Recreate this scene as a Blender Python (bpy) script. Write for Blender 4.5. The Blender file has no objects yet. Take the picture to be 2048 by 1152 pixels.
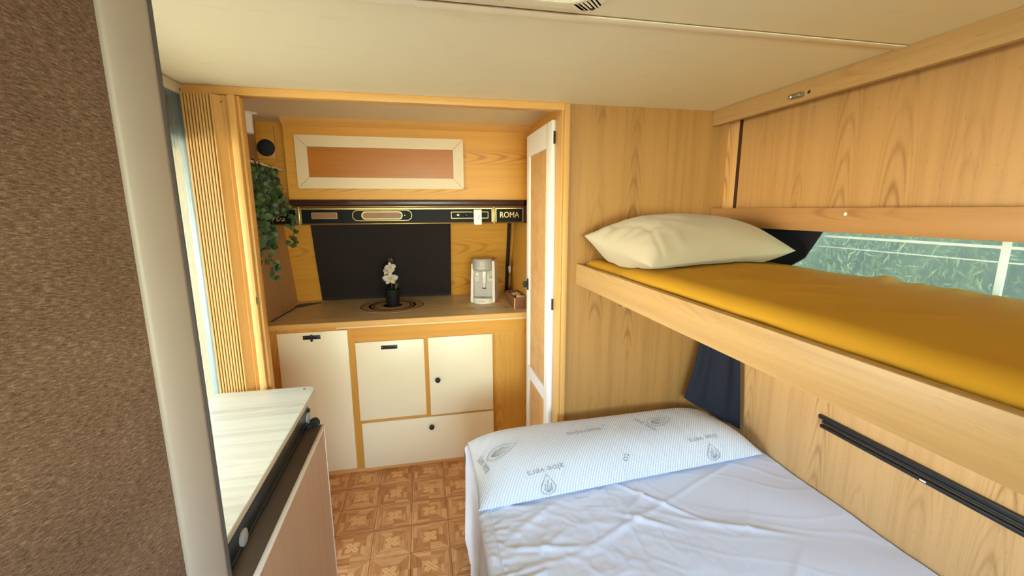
import bpy, bmesh, math, random
from mathutils import Vector, Matrix, noise as mnoise

random.seed(7)
SC = bpy.context.scene
COL = SC.collection
PI = math.pi

# ------------------------------------------------------------------ camera, sky, sun, exposure
cam_d = bpy.data.cameras.new('camera')
cam_d.sensor_width = 36.0
cam_d.lens = 855.0 / 2048.0 * 36.0
cam_d.clip_start = 0.01
cam = bpy.data.objects.new('camera', cam_d)
cam.matrix_world = Matrix(((0.97830935, 0.040746, -0.20310239, 0.0),
                           (-0.20711884, 0.17560076, -0.96242722, 0.0),
                           (-0.00355012, 0.98361788, 0.18023113, 1.48),
                           (0, 0, 0, 1)))
COL.objects.link(cam)
SC.camera = cam

SC.view_settings.view_transform = 'Standard'
SC.view_settings.look = 'None'
SC.view_settings.gamma = 1.0
SC.view_settings.use_curve_mapping = False
SC.view_settings.exposure = 0.17
SC.cycles.use_denoising = True
SC.cycles.max_bounces = 14
SC.cycles.diffuse_bounces = 9
SC.cycles.transparent_max_bounces = 24

world = bpy.data.worlds.new('sky')
SC.world = world
world.use_nodes = True
_bg = world.node_tree.nodes['Background']
_wt = world.node_tree
_tc = _wt.nodes.new('ShaderNodeTexCoord')
_sx = _wt.nodes.new('ShaderNodeSeparateXYZ')
_rp = _wt.nodes.new('ShaderNodeValToRGB')
_wt.links.new(_tc.outputs['Generated'], _sx.inputs[0])
_wt.links.new(_sx.outputs['Z'], _rp.inputs[0])
_rp.color_ramp.elements[0].position = 0.02
_rp.color_ramp.elements[0].color = (1.36, 1.20, 0.82, 1)
_rp.color_ramp.elements[1].position = 0.6
_rp.color_ramp.elements[1].color = (0.24, 0.33, 0.45, 1)
_e = _rp.color_ramp.elements.new(0.22)
_e.color = (0.74, 0.90, 1.08, 1)
_cool = _wt.nodes.new('ShaderNodeMix')
_cool.data_type = 'RGBA'
_cool.blend_type = 'MULTIPLY'
_mr = _wt.nodes.new('ShaderNodeMapRange')
_mr.inputs[1].default_value, _mr.inputs[2].default_value = -0.2, -0.8
_wt.links.new(_sx.outputs['Y'], _mr.inputs[0])
_wt.links.new(_mr.outputs[0], _cool.inputs[0])
_wt.links.new(_rp.outputs[0], _cool.inputs[6])
_cool.inputs[7].default_value = (0.86, 1.0, 1.14, 1)
_wt.links.new(_cool.outputs[2], _bg.inputs['Color'])
_bg.inputs['Strength'].default_value = 29.0

sun_d = bpy.data.lights.new('sun', 'SUN')
sun_d.energy = 12.0
sun_d.angle = math.radians(1.5)
sun_d.color = (1.0, 0.95, 0.86)
sun = bpy.data.objects.new('sun', sun_d)
sun.rotation_mode = 'QUATERNION'
sun.rotation_quaternion = Vector((-.36, .50, .78)).to_track_quat('Z', 'Y')
COL.objects.link(sun)

def portal(name, loc, rot, sx, sy):
    d = bpy.data.lights.new(name, 'AREA')
    d.shape = 'RECTANGLE'
    d.size, d.size_y = sx, sy
    d.cycles.is_portal = True
    o = bpy.data.objects.new(name, d)
    o.location, o.rotation_euler = loc, rot
    COL.objects.link(o)
portal('doorway_daylight', (-0.88, 1.32, 0.92), (0, -PI/2, 0), 1.70, 0.96)
portal('side_window_daylight', (1.46, 0.55, 1.30), (0, PI/2, 0), 0.40, 2.0)
portal('rear_window_daylight', (0.45, -1.78, 1.32), (PI/2, 0, 0), 1.75, 0.9)

# ------------------------------------------------------------------ helpers
def lin(h):
    if isinstance(h, str):
        h = h.lstrip('#')
        c = [int(h[i:i+2], 16) / 255 for i in (0, 2, 4)]
    else:
        c = [v / 255 for v in h]
    return tuple((v / 12.92 if v <= 0.04045 else ((v + 0.055) / 1.055) ** 2.4) for v in c) + (1.0,)

OFF = {}

def obj(name, bm, mat, parent=None, smooth=False, **props):
    me = bpy.data.meshes.new(name)
    if isinstance(bm, bmesh.types.BMesh):
        bmesh.ops.recalc_face_normals(bm, faces=bm.faces[:])
        bm.to_mesh(me)
        bm.free()
    else:
        me.from_pydata([tuple(v) for v in bm[0]], [], bm[1])
    me.update()
    mats = mat if isinstance(mat, (list, tuple)) else [mat]
    for m in mats:
        me.materials.append(m)
    if smooth is True:
        for p in me.polygons:
            p.use_smooth = True
    elif smooth:
        for p in me.polygons:
            p.use_smooth = True
        try:
            me.set_sharp_from_angle(angle=math.radians(smooth))
        except Exception:
            pass
    o = bpy.data.objects.new(name, me)
    COL.objects.link(o)
    off = Vector((0, 0, 0))
    if parent is not None:
        off = OFF.get(parent.name, Vector((0, 0, 0)))
        me.transform(Matrix.Translation(-off))
        o.parent = parent
    OFF[o.name] = off
    for k, v in props.items():
        o[k] = v
    return o

def thing(name, label, cat, loc=(0, 0, 0), group=None):
    o = bpy.data.objects.new(name, None)
    o.empty_display_size = 0.05
    o.location = loc
    COL.objects.link(o)
    OFF[o.name] = Vector(loc)
    o['label'] = label
    o['category'] = cat
    if group:
        o['group'] = group
    return o

def tag(o, label, cat, group=None, kind=None):
    o['label'] = label
    o['category'] = cat
    if group:
        o['group'] = group
    if kind:
        o['kind'] = kind
    return o

def struct(name, bm, mat, label, cat, smooth=False):
    o = obj(name, bm, mat, None, smooth)
    return tag(o, label, cat, kind='structure')

def box(bm, x0, x1, y0, y1, z0, z1, bev=0.0, seg=2, rot=None, piv=None):
    vs = [bm.verts.new((x, y, z)) for x in (x0, x1) for y in (y0, y1) for z in (z0, z1)]
    idx = [(0, 1, 3, 2), (4, 6, 7, 5), (0, 4, 5, 1), (2, 3, 7, 6), (0, 2, 6, 4), (1, 5, 7, 3)]
    fs = [bm.faces.new([vs[i] for i in f]) for f in idx]
    if bev > 0:
        es = list({e for f in fs for e in f.edges})
        r = bmesh.ops.bevel(bm, geom=es, offset=bev, segments=seg, affect='EDGES', profile=0.5)
        vs = list({v for f in r['faces'] for v in f.verts} | {v for v in vs if v.is_valid})
    if rot is not None:
        p = Vector(piv)
        for v in vs:
            v.co = p + rot @ (v.co - p)
    return vs

def Box(*a, **k):
    bm = bmesh.new()
    box(bm, *a, **k)
    return bm

def ring_frame(t):
    a = Vector((0, 0, 1)) if abs(t.z) < 0.9 else Vector((1, 0, 0))
    u = t.cross(a).normalized()
    return u, t.cross(u).normalized()

def tube(bm, pts, r, n=10, caps=True):
    pts = [Vector(p) for p in pts]
    rs = r if isinstance(r, (list, tuple)) else [r] * len(pts)
    rings = []
    for i, p in enumerate(pts):
        t = (pts[min(i + 1, len(pts) - 1)] - pts[max(i - 1, 0)]).normalized()
        u, w = ring_frame(t)
        rings.append([bm.verts.new(p + (u * math.cos(2*PI*k/n) + w * math.sin(2*PI*k/n)) * rs[i]) for k in range(n)])
    for a, b in zip(rings, rings[1:]):
        for k in range(n):
            bm.faces.new((a[k], a[(k+1) % n], b[(k+1) % n], b[k]))
    if caps:
        bm.faces.new(rings[0])
        bm.faces.new(list(reversed(rings[-1])))

def lathe(bm, prof, c, n=32, axis='Z', sx=1.0, sy=1.0):
    """prof: (radius, height) from bottom to top, closed with caps where radius > 0"""
    c = Vector(c)
    def put(r, h, a):
        x, y = r * math.cos(a) * sx, r * math.sin(a) * sy
        if axis == 'Z':
            return c + Vector((x, y, h))
        if axis == 'Y':
            return c + Vector((x, h, y))
        return c + Vector((h, x, y))
    rings = [[bm.verts.new(put(r, h, 2*PI*k/n)) for k in range(n)] for r, h in prof]
    for a, b in zip(rings, rings[1:]):
        for k in range(n):
            bm.faces.new((a[k], a[(k+1) % n], b[(k+1) % n], b[k]))
    bm.faces.new(rings[0])
    bm.faces.new(list(reversed(rings[-1])))

def prism(bm, poly, put, d0, d1):
    """poly of (u, v) pairs extruded from d0 to d1; put(u, v, d) -> xyz"""
    a = [bm.verts.new(put(u, v, d0)) for u, v in poly]
    b = [bm.verts.new(put(u, v, d1)) for u, v in poly]
    bm.faces.new(a)
    bm.faces.new(list(reversed(b)))
    n = len(poly)
    for i in range(n):
        bm.faces.new((a[i], a[(i+1) % n], b[(i+1) % n], b[i]))

XZ = lambda u, v, d: (u, d, v)      # poly in the XZ plane, depth along Y
YZ = lambda u, v, d: (d, u, v)
XY = lambda u, v, d: (u, v, d)

def rrect(x0, x1, y0, y1, r, n=6):
    out = []
    for cx, cy, a0 in ((x1 - r, y1 - r, 0), (x0 + r, y1 - r, 90), (x0 + r, y0 + r, 180), (x1 - r, y0 + r, 270)):
        for k in range(n + 1):
            a = math.radians(a0 + 90 * k / n)
            out.append((cx + r * math.cos(a), cy + r * math.sin(a)))
    return out

def frame_prism(bm, outer, inner, put, d0, d1):
    """closed frame between two outlines with the same number of points"""
    n = len(outer)
    A = [[bm.verts.new(put(u, v, d)) for u, v in P] for P in (outer, inner) for d in (d0, d1)]
    o0, o1, i0, i1 = A
    for k in range(n):
        j = (k + 1) % n
        bm.faces.new((o0[k], o0[j], i0[j], i0[k]))
        bm.faces.new((o1[k], i1[k], i1[j], o1[j]))
        bm.faces.new((o0[k], o1[k], o1[j], o0[j]))
        bm.faces.new((i0[k], i0[j], i1[j], i1[k]))

def grid(fn, nu, nv, flip=False):
    vs = [fn(i / nu, j / nv) for i in range(nu + 1) for j in range(nv + 1)]
    fs = []
    for i in range(nu):
        for j in range(nv):
            a = i * (nv + 1) + j
            q = (a, a + nv + 1, a + nv + 2, a + 1)
            fs.append(q[::-1] if flip else q)
    return vs, fs

def sstep(a, b, x):
    t = max(0.0, min(1.0, (x - a) / (b - a)))
    return t * t * (3 - 2 * t)

def lerp(a, b, t):
    return a + (b - a) * t

def nz(x, y, z=0.0):
    return mnoise.noise(Vector((x, y, z)))

def text_mesh(s, size, put, res=3, depth=0.0):
    """flat lettering; put(u, v) -> xyz with u along the line (centred) and v up"""
    cu = bpy.data.curves.new('lettering', 'FONT')
    cu.body = s
    cu.size = size
    cu.align_x = 'CENTER'
    cu.align_y = 'CENTER'
    cu.resolution_u = res
    ob = bpy.data.objects.new('lettering', cu)
    COL.objects.link(ob)
    dg = bpy.context.evaluated_depsgraph_get()
    dg.update()
    me = ob.evaluated_get(dg).to_mesh()
    vs = [put(v.co.x, v.co.y) for v in me.vertices]
    fs = [tuple(p.vertices) for p in me.polygons]
    ob.evaluated_get(dg).to_mesh_clear()
    bpy.data.objects.remove(ob)
    bpy.data.curves.remove(cu)
    return vs, fs

def merge(*ms):
    V, F = [], []
    for vs, fs in ms:
        n = len(V)
        V += list(vs)
        F += [tuple(i + n for i in f) for f in fs]
    return V, F

# ------------------------------------------------------------------ materials
class NT:
    def __init__(self, name, rough=0.5, spec=0.5, color=None, metal=0.0):
        self.m = bpy.data.materials.new(name)
        self.m.use_nodes = True
        self.t = self.m.node_tree
        self.b = self.t.nodes['Principled BSDF']
        self.b.inputs['Roughness'].default_value = rough
        self.b.inputs['Specular IOR Level'].default_value = spec
        self.b.inputs['Metallic'].default_value = metal
        if color is not None:
            self.b.inputs['Base Color'].default_value = lin(color)
    def n(self, kind, **props):
        nd = self.t.nodes.new(kind)
        for k, v in props.items():
            setattr(nd, k, v)
        return nd
    def l(self, a, b):
        self.t.links.new(a, b)
    def val(self, sock, v):
        if hasattr(v, 'is_output'):
            self.l(v, sock)
        else:
            sock.default_value = v
    def math(self, op, a, b=0.0, c=0.0, clamp=False):
        nd = self.n('ShaderNodeMath', operation=op, use_clamp=clamp)
        self.val(nd.inputs[0], a); self.val(nd.inputs[1], b); self.val(nd.inputs[2], c)
        return nd.outputs[0]
    def coord(self, kind='Object'):
        return self.n('ShaderNodeTexCoord').outputs[kind]
    def scale(self, vec, s, loc=(0, 0, 0), rot=(0, 0, 0)):
        mp = self.n('ShaderNodeMapping')
        mp.inputs['Scale'].default_value = s
        mp.inputs['Location'].default_value = loc
        mp.inputs['Rotation'].default_value = rot
        self.l(vec, mp.inputs['Vector'])
        return mp.outputs[0]
    def noise(self, vec, sc, detail=2.0, rough=0.5, dist=0.0):
        nd = self.n('ShaderNodeTexNoise')
        nd.inputs['Scale'].default_value = sc
        nd.inputs['Detail'].default_value = detail
        nd.inputs['Roughness'].default_value = rough
        nd.inputs['Distortion'].default_value = dist
        self.l(vec, nd.inputs['Vector'])
        return nd.outputs['Fac']
    def ramp(self, fac, stops, interp='LINEAR'):
        nd = self.n('ShaderNodeValToRGB')
        cr = nd.color_ramp
        cr.interpolation = interp
        while len(cr.elements) < len(stops):
            cr.elements.new(0.5)
        for e, (p, c) in zip(cr.elements, stops):
            e.position = p
            e.color = c if len(c) == 4 else tuple(c) + (1,)
        self.l(fac, nd.inputs[0])
        return nd.outputs[0]
    def mix(self, fac, a, b, mode='MIX'):
        nd = self.n('ShaderNodeMix', data_type='RGBA', blend_type=mode)
        self.val(nd.inputs[0], fac); self.val(nd.inputs[6], a); self.val(nd.inputs[7], b)
        return nd.outputs[2]
    def sep(self, vec):
        nd = self.n('ShaderNodeSeparateXYZ')
        self.l(vec, nd.inputs[0])
        return nd.outputs
    def comb(self, x, y, z):
        nd = self.n('ShaderNodeCombineXYZ')
        for i, v in enumerate((x, y, z)):
            self.val(nd.inputs[i], v)
        return nd.outputs[0]
    def color(self, c):
        self.val(self.b.inputs['Base Color'], c)
    def bump(self, h, strength=0.2, dist=0.002):
        nd = self.n('ShaderNodeBump')
        nd.inputs['Strength'].default_value = strength
        nd.inputs['Distance'].default_value = dist
        self.l(h, nd.inputs['Height'])
        self.l(nd.outputs[0], self.b.inputs['Normal'])

def plain(name, color, rough=0.5, spec=0.5, metal=0.0, var=0.06, vs=9.0):
    t = NT(name, rough, spec, color, metal)
    if var:
        f = t.noise(t.coord(), vs, 3, 0.6)
        base = lin(color)
        t.color(t.mix(f, tuple(c * (1 - var) for c in base[:3]) + (1,), tuple(min(1, c * (1 + var)) for c in base[:3]) + (1,)))
    return t.m

def wood(name, light, dark, grain='Z', rough=0.42, ring=0.8, rings=5.0, width=7.0, seed=0.0, fleck=0.7, stretch=0.13, cell=0.17, spec=0.4):
    """laminate with cathedral figure running along one axis"""
    t = NT(name, rough, spec)
    co = t.coord()
    x, y, z = t.sep(co)
    along, across = {'X': (x, t.math('ADD', y, z)), 'Y': (y, t.math('ADD', x, z)), 'Z': (z, t.math('ADD', x, y))}[grain]
    s = {'X': (.25, 1, 1), 'Y': (1, .25, 1), 'Z': (1, 1, .25)}[grain]
    wob = t.noise(t.scale(co, s), 7.0, 2, 0.5)
    W = cell
    q = t.math('ADD', t.math('DIVIDE', across, W), t.math('ADD', t.math('MULTIPLY', wob, 0.35), seed * 3.7 + 50.0))
    ci = t.math('FLOOR', q)
    du = t.math('MULTIPLY', t.math('SUBTRACT', t.math('FRACT', q), 0.5), W)
    wn = t.n('ShaderNodeTexWhiteNoise', noise_dimensions='1D')
    t.l(ci, wn.inputs['W'])
    rnd = wn.outputs['Value']
    ph = t.math('ADD', t.math('MULTIPLY', along, 2 * PI * 1.5 / W), t.math('MULTIPLY', t.math('MULTIPLY', du, du), 2 * PI * 32 / (W * W)))
    ph = t.math('ADD', ph, t.math('ADD', t.math('MULTIPLY', wob, 5.0), t.math('MULTIPLY', rnd, 40.0)))
    w = t.math('ADD', t.math('MULTIPLY', t.math('SINE', ph), 0.5), 0.5)
    w = t.math('POWER', w, 3.0)
    g = t.math('DIVIDE', du, 0.26 * W)
    mask = t.math('POWER', 2.718, t.math('MULTIPLY', t.math('MULTIPLY', g, g), -1.0))
    al = t.comb(t.math('MULTIPLY', along, 2.4), t.math('MULTIPLY', ci, 7.3), seed)
    on = t.math('SUBTRACT', t.math('MULTIPLY', t.noise(al, 1.0, 1, 0.5), 6.0), 2.7, clamp=True)
    w = t.math('MULTIPLY', t.math('MULTIPLY', w, t.math('MULTIPLY', mask, on)), ring)
    s2 = {'X': (0.03, 1, 1), 'Y': (1, 0.03, 1), 'Z': (1, 1, 0.03)}[grain]
    st = t.noise(t.scale(co, s2), 210.0, 3, 0.6)
    st2 = t.noise(t.scale(co, s2, (2, 7, 1)), 34.0, 3, 0.55)
    s3 = {'X': (0.14, 1, 1), 'Y': (1, 0.14, 1), 'Z': (1, 1, 0.14)}[grain]
    fl = t.noise(t.scale(co, s3, (9, 4, 2)), 300.0, 1, 0.5)
    fl = t.math('MULTIPLY', t.math('SUBTRACT', fl, 0.66, clamp=True), 5.0 * fleck, clamp=True)
    f = t.math('ADD', w, t.math('MULTIPLY', t.math('SUBTRACT', st, 0.5), 0.4))
    f = t.math('ADD', f, t.math('MULTIPLY', t.math('SUBTRACT', st2, 0.42), 1.05))
    f = t.math('ADD', f, fl, clamp=True)
    t.color(t.mix(f, lin(light), lin(dark)))
    t.bump(st, 0.05, 0.0006)
    return t.m

M = {}
M['beech_v'] = wood('beech_vertical', '#d2a66c', '#a4763f', 'Z', seed=0.3)
M['beech_y'] = wood('beech_along_room', '#bb9864', '#8f6a3a', 'Y', ring=0.35, seed=1.3, fleck=0.5)
M['beam_y'] = wood('beech_beam', '#b18553', '#875d33', 'Y', ring=0.75, seed=2.2)
M['panel_v'] = wood('beech_panel', '#ba8f59', '#835a2b', 'Z', ring=0.65, seed=4.1)
M['bulk_v'] = wood('bulkhead_beech', '#ad8146', '#754d1d', 'Z', ring=0.5, seed=6.4)
M['kit_x'] = wood('kitchen_veneer_level', '#da9d3c', '#b27523', 'X', ring=0.75, seed=0.8, fleck=0.1)
M['kit_z'] = wood('kitchen_veneer_upright', '#dba042', '#b57b28', 'Z', ring=0.75, seed=5.2, fleck=0.1)
M['left_wall'] = wood('left_wall_laminate', '#bd9066', '#9a7048', 'Z', ring=0.3, seed=3.3, fleck=0.2)
M['orange_panel'] = wood('orange_veneer', '#b56f26', '#975818', 'X', ring=0.3, seed=2.9, fleck=0.1, rough=0.3)
M['trim_wood'] = wood('trim_wood', '#e3ae62', '#c08a40', 'X', ring=0.2, seed=3.9, fleck=0.1)
M['trim_wood_z'] = wood('trim_wood_upright', '#d4a25c', '#ad7a3a', 'Z', ring=0.2, seed=8.9, fleck=0.1)
M['counter'] = wood('worktop_wood', '#ecd098', '#ab8450', 'X', ring=0.9, rings=7, width=6, seed=1.9, fleck=0.2, stretch=0.1)
M['cab_face'] = wood('pale_cabinet_laminate', '#bd9a7a', '#9e7c5c', 'Z', ring=0.2, seed=7.7, fleck=0.3)
M['table_top'] = wood('pale_table_laminate', '#cdcab2', '#83764e', 'X', ring=0.10, rings=8, width=7, seed=4.7, fleck=0.3, stretch=0.13, rough=0.35)
M['brown_box'] = wood('walnut_box', '#8a5a38', '#5d3820', 'X', ring=0.3, seed=1.1)
M['white_paint'] = plain('white_paint', '#f2eee2', 0.45)
M['cream_door'] = plain('cream_door', '#fbebc0', 0.38, var=0.02, vs=3)
M['table_edge'] = plain('table_edging', '#c9bb9c', 0.5)
M['black'] = plain('black_plastic', '#1b1b1c', 0.4)
M['black_metal'] = plain('black_steel', '#232221', 0.35, metal=0.3)
M['dark_brown'] = plain('dark_brown_trim', '#3c211a', 0.3)
M['umber_top'] = plain('umber_cabinet_top', '#54463a', 0.4)
M['grey_cap'] = plain('grey_plastic_cap', '#9c9892', 0.5)
M['grey_rail'] = plain('grey_aluminium', '#8f9490', 0.4, metal=0.5)
M['cassette'] = plain('cassette_beige', '#d8ccb4', 0.5)
M['white_plastic'] = plain('white_plastic', '#f1ede4', 0.35, var=0.02)
M['fascia'] = plain('printed_black_fascia', '#0c0b0a', 0.45, 0.12, var=0)
M['batten'] = plain('pale_batten', '#e8c98c', 0.5)
M['seam'] = plain('brown_joint', '#7d5e36', 0.6)
M['edge_white'] = plain('white_edging', '#e6dccb', 0.45)
M['cream_paint'] = plain('cream_paint', '#dfc9a2', 0.45, var=0.03)
M['trim_paint'] = plain('grey_beige_paint', '#a09384', 0.5, var=0.04)
M['metal'] = plain('brushed_metal', '#b9b3a4', 0.28, metal=1.0, var=0.1, vs=60)
M['gold'] = plain('gold_trim', '#b99a60', 0.33, metal=0.8, var=0.08, vs=40)
M['speaker'] = plain('speaker_mesh', '#15181b', 0.7, var=0.3, vs=300)
M['gasket'] = plain('grey_gasket', '#4c4844', 0.55)
M['paddle'] = plain('grey_rubber', '#4d4640', 0.6)
M['hatch'] = plain('cream_plastic', '#f4eacb', 0.35, var=0.02)
M['hatch_cover'] = plain('smoked_acrylic', '#5a3e26', 0.3)
M['yellow'] = plain('flower_yellow', '#d9ad2c', 0.5)
M['pot'] = plain('dark_grey_pot', '#161514', 0.6, 0.3)
M['cm_body'] = plain('cream_machine_plastic', '#ece1cb', 0.3, var=0.02)
M['cm_grey'] = plain('grey_machine_plastic', '#b6ad9c', 0.35, var=0.03)
M['teabag'] = plain('paper_sachet', '#c9a066', 0.7, var=0.2, vs=40)
M['print_grey'] = plain('grey_print', '#9fa3a3', 0.8, var=0.05)
M['print_dark'] = plain('dark_print', '#3a3631', 0.6)
M['window_frame'] = plain('white_window_profile', '#eef0f0', 0.35)
M['added_canopy'] = plain('added_canopy_fabric', '#b9b2a2', 0.8)
M['outer_white'] = plain('exterior_shell', '#e6e4de', 0.5)

def cork():
    t = NT('fibreboard', 0.7, 0.2)
    co = t.coord()
    a = t.noise(co, 260, 3, 0.7)
    b = t.noise(co, 14, 3, 0.6)
    f = t.math('ADD', t.math('MULTIPLY', a, 0.6), t.math('MULTIPLY', b, 0.4))
    t.color(t.ramp(f, [(0.3, lin('#b98a4e')), (0.5, lin('#cfa066')), (0.72, lin('#e2b880'))]))
    t.bump(a, 0.2, 0.001)
    return t.m
M['fibre'] = cork()

def ceiling_mat():
    t = NT('ceiling_board', 0.55, 0.3)
    co = t.coord()
    a = t.noise(t.scale(co, (1.0, 2.5, 1)), 5, 4, 0.6)
    sm = t.noise(t.scale(co, (1.4, 7, 1), (3, 1, 0)), 2.6, 4, 0.65)
    c = t.mix(a, lin('#ebe0b8'), lin('#efe6c4'))
    f = t.math('MULTIPLY', t.math('SUBTRACT', sm, 0.62, clamp=True), 2.2, clamp=True)
    t.color(t.mix(f, c, lin('#cdb98a')))
    return t.m
M['ceiling'] = ceiling_mat()

def floor_mat():
    """square parquet-print vinyl: framed strips round a four-petal flower"""
    t = NT('parquet_vinyl', 0.4, 0.4)
    co = t.coord()
    P = 0.1745
    x, y, _ = t.sep(co)
    fx = t.math('SUBTRACT', t.math('FRACT', t.math('DIVIDE', t.math('ADD', x, 0.102 + 40 * P), P)), 0.5)
    fy = t.math('SUBTRACT', t.math('FRACT', t.math('DIVIDE', t.math('ADD', y, -2.07 + 40 * P), P)), 0.5)
    ax, ay = t.math('ABSOLUTE', fx), t.math('ABSOLUTE', fy)
    mx = t.math('MAXIMUM', ax, ay)
    horiz = t.math('GREATER_THAN', ay, ax)
    gx = t.noise(t.scale(co, (0.1, 1, 1)), 150, 3, 0.6)
    gy = t.noise(t.scale(co, (1, 0.1, 1)), 150, 3, 0.6)
    g = t.math('ADD', t.math('MULTIPLY', horiz, gx), t.math('MULTIPLY', t.math('SUBTRACT', 1.0, horiz), gy))
    ringi = t.math('FLOOR', t.math('MULTIPLY', mx, 9.0))
    tx = t.math('FLOOR', t.math('DIVIDE', t.math('ADD', x, 0.102 + 40 * P), P))
    ty = t.math('FLOOR', t.math('DIVIDE', t.math('ADD', y, -2.07 + 40 * P), P))
    wn = t.n('ShaderNodeTexWhiteNoise', noise_dimensions='3D')
    t.l(t.comb(t.math('ADD', ringi, t.math('MULTIPLY', horiz, 13.0)), t.math('ADD', tx, t.math('MULTIPLY', t.math('SIGN', fx), 0.3)), t.math('ADD', ty, t.math('MULTIPLY', t.math('SIGN', fy), 0.3))), wn.inputs['Vector'])
    tone = t.math('ADD', t.math('MULTIPLY', wn.outputs['Value'], 0.45), t.math('MULTIPLY', g, 0.75))
    c = t.ramp(tone, [(0.2, lin('#a0683a')), (0.5, lin('#c78a50')), (0.85, lin('#e3b078'))])
    # dark joints between strips and at the mitres
    fr = t.math('FRACT', t.math('MULTIPLY', mx, 9.0))
    j1 = t.math('LESS_THAN', fr, 0.07)
    j2 = t.math('LESS_THAN', t.math('ABSOLUTE', t.math('SUBTRACT', ax, ay)), 0.008)
    j3 = t.math('GREATER_THAN', mx, 0.491)
    j = t.math('MAXIMUM', t.math('MULTIPLY', t.math('MAXIMUM', j1, j2), 0.35), t.math('MULTIPLY', j3, 0.75))
    c = t.mix(j, c, lin('#6b3d1c'))
    # flower
    inside = t.math('LESS_THAN', mx, 0.165)
    p = t.math('ABSOLUTE', t.math('SUBTRACT', ax, ay))
    s = t.math('ADD', ax, ay)
    half = t.math('MULTIPLY', t.math('SINE', t.math('MULTIPLY', t.math('MINIMUM', s, 0.33), PI / 0.33)), 0.115)
    petal = t.math('MULTIPLY', inside, t.math('LESS_THAN', p, half))
    rim = t.math('MULTIPLY', inside, t.math('LESS_THAN', p, t.math('ADD', half, 0.012)))
    vein = t.math('LESS_THAN', p, 0.009)
    c = t.mix(t.math('MULTIPLY', inside, 0.6), c, lin('#c08449'))
    c = t.mix(t.math('MULTIPLY', rim, 0.6), c, lin('#8f5a2c'))
    c = t.mix(petal, c, lin('#e8b878'))
    c = t.mix(t.math('MULTIPLY', t.math('MULTIPLY', petal, vein), 0.55), c, lin('#8a5a2a'))
    t.color(c)
    return t.m
M['floor'] = floor_mat()

def carpet_mat():
    t = NT('brown_wall_fabric', 0.95, 0.1)
    co = t.coord()
    x, y, z = t.sep(co)
    s = t.math('ADD', t.math('MULTIPLY', x, 0.26), t.math('MULTIPLY', y, 0.965))
    zz = t.math('ADD', z, t.math('MULTIPLY', s, 0.13))
    v = t.comb(t.math('MULTIPLY', s, 0.13), t.math('MULTIPLY', s, 0.13), zz)
    a = t.noise(v, 560, 2, 0.6)
    b = t.noise(co, 420, 2, 0.6)
    c_ = t.noise(co, 9, 2, 0.5)
    f = t.math('ADD', t.math('MULTIPLY', a, 0.62), t.math('ADD', t.math('MULTIPLY', b, 0.28), t.math('MULTIPLY', c_, 0.12)))
    t.color(t.ramp(f, [(0.34, lin('#493627')), (0.52, lin('#705744')), (0.7, lin('#927863'))]))
    t.bump(a, 0.5, 0.0015)
    return t.m
M['carpet'] = carpet_mat()

def cloth(name, color, rough=0.85, sheen=0.2, bump=0.15, var=0.05, sc=700):
    t = NT(name, rough, 0.2)
    co = t.coord()
    a = t.noise(co, sc, 2, 0.6)
    f = t.noise(co, 6, 3, 0.6)
    b = lin(color)
    t.color(t.mix(f, tuple(c * (1 - var) for c in b[:3]) + (1,), tuple(min(1, c * (1 + var)) for c in b[:3]) + (1,)))
    t.bump(a, bump, 0.0008)
    t.b.inputs['Sheen Weight'].default_value = sheen
    return t.m
M['sheet_white'] = cloth('white_sheet', '#e2ecff', var=0.012)
M['mustard'] = cloth('mustard_sheet', '#bd8d24', sheen=0.0)
M['linen'] = cloth('cream_pillowcase', '#b5a98f', 0.6, var=0.03)
M['navy'] = cloth('navy_curtain', '#20222c', 0.8, sheen=0.05, var=0.1)
M['charcoal'] = cloth('black_cloth', '#2a2221', 0.7, sheen=0.02, var=0.15)

def bolster_mat():
    t = NT('ribbed_pillow_cover', 0.9, 0.15)
    co = t.coord()
    x, y, z = t.sep(co)
    d = t.math('ADD', t.math('MULTIPLY', x, 0.8), t.math('ADD', t.math('MULTIPLY', y, -0.6), t.math('MULTIPLY', t.noise(co, 3.0, 1), 0.012)))
    w = t.math('SINE', t.math('MULTIPLY', d, 2 * PI / 0.0085))
    w2 = t.math('SINE', t.math('MULTIPLY', t.math('ADD', y, z), 2 * PI / 0.006))
    h = t.math('ADD', w, t.math('MULTIPLY', w2, 0.35))
    t.color(t.mix(t.math('ADD', t.math('MULTIPLY', w, 0.5), 0.5), lin('#d3dbe0'), lin('#eff4f7')))
    t.bump(h, 0.45, 0.002)
    return t.m
M['bolster'] = bolster_mat()

def mat_rings():
    t = NT('woven_placemat', 0.8, 0.15)
    co = t.coord()
    x, y, _ = t.sep(co)
    r = t.math('DIVIDE', t.math('SQRT', t.math('ADD', t.math('MULTIPLY', x, x), t.math('MULTIPLY', y, y))), 0.195)
    nat, blk, brn = lin('#cfae80'), lin('#20130f'), lin('#7d5430')
    c = t.ramp(r, [(0.0, blk), (0.30, nat), (0.56, blk), (0.60, nat), (0.66, blk), (0.74, nat), (0.955, brn), (0.985, nat)], 'CONSTANT')
    st = t.noise(co, 160, 2, 0.6)
    t.color(t.mix(t.math('MULTIPLY', st, 0.45), c, lin('#b08a60'), 'MULTIPLY'))
    w = t.math('SINE', t.math('MULTIPLY', r, 2 * PI * 22))
    t.bump(w, 0.5, 0.002)
    return t.m
M['placemat'] = mat_rings()

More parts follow.
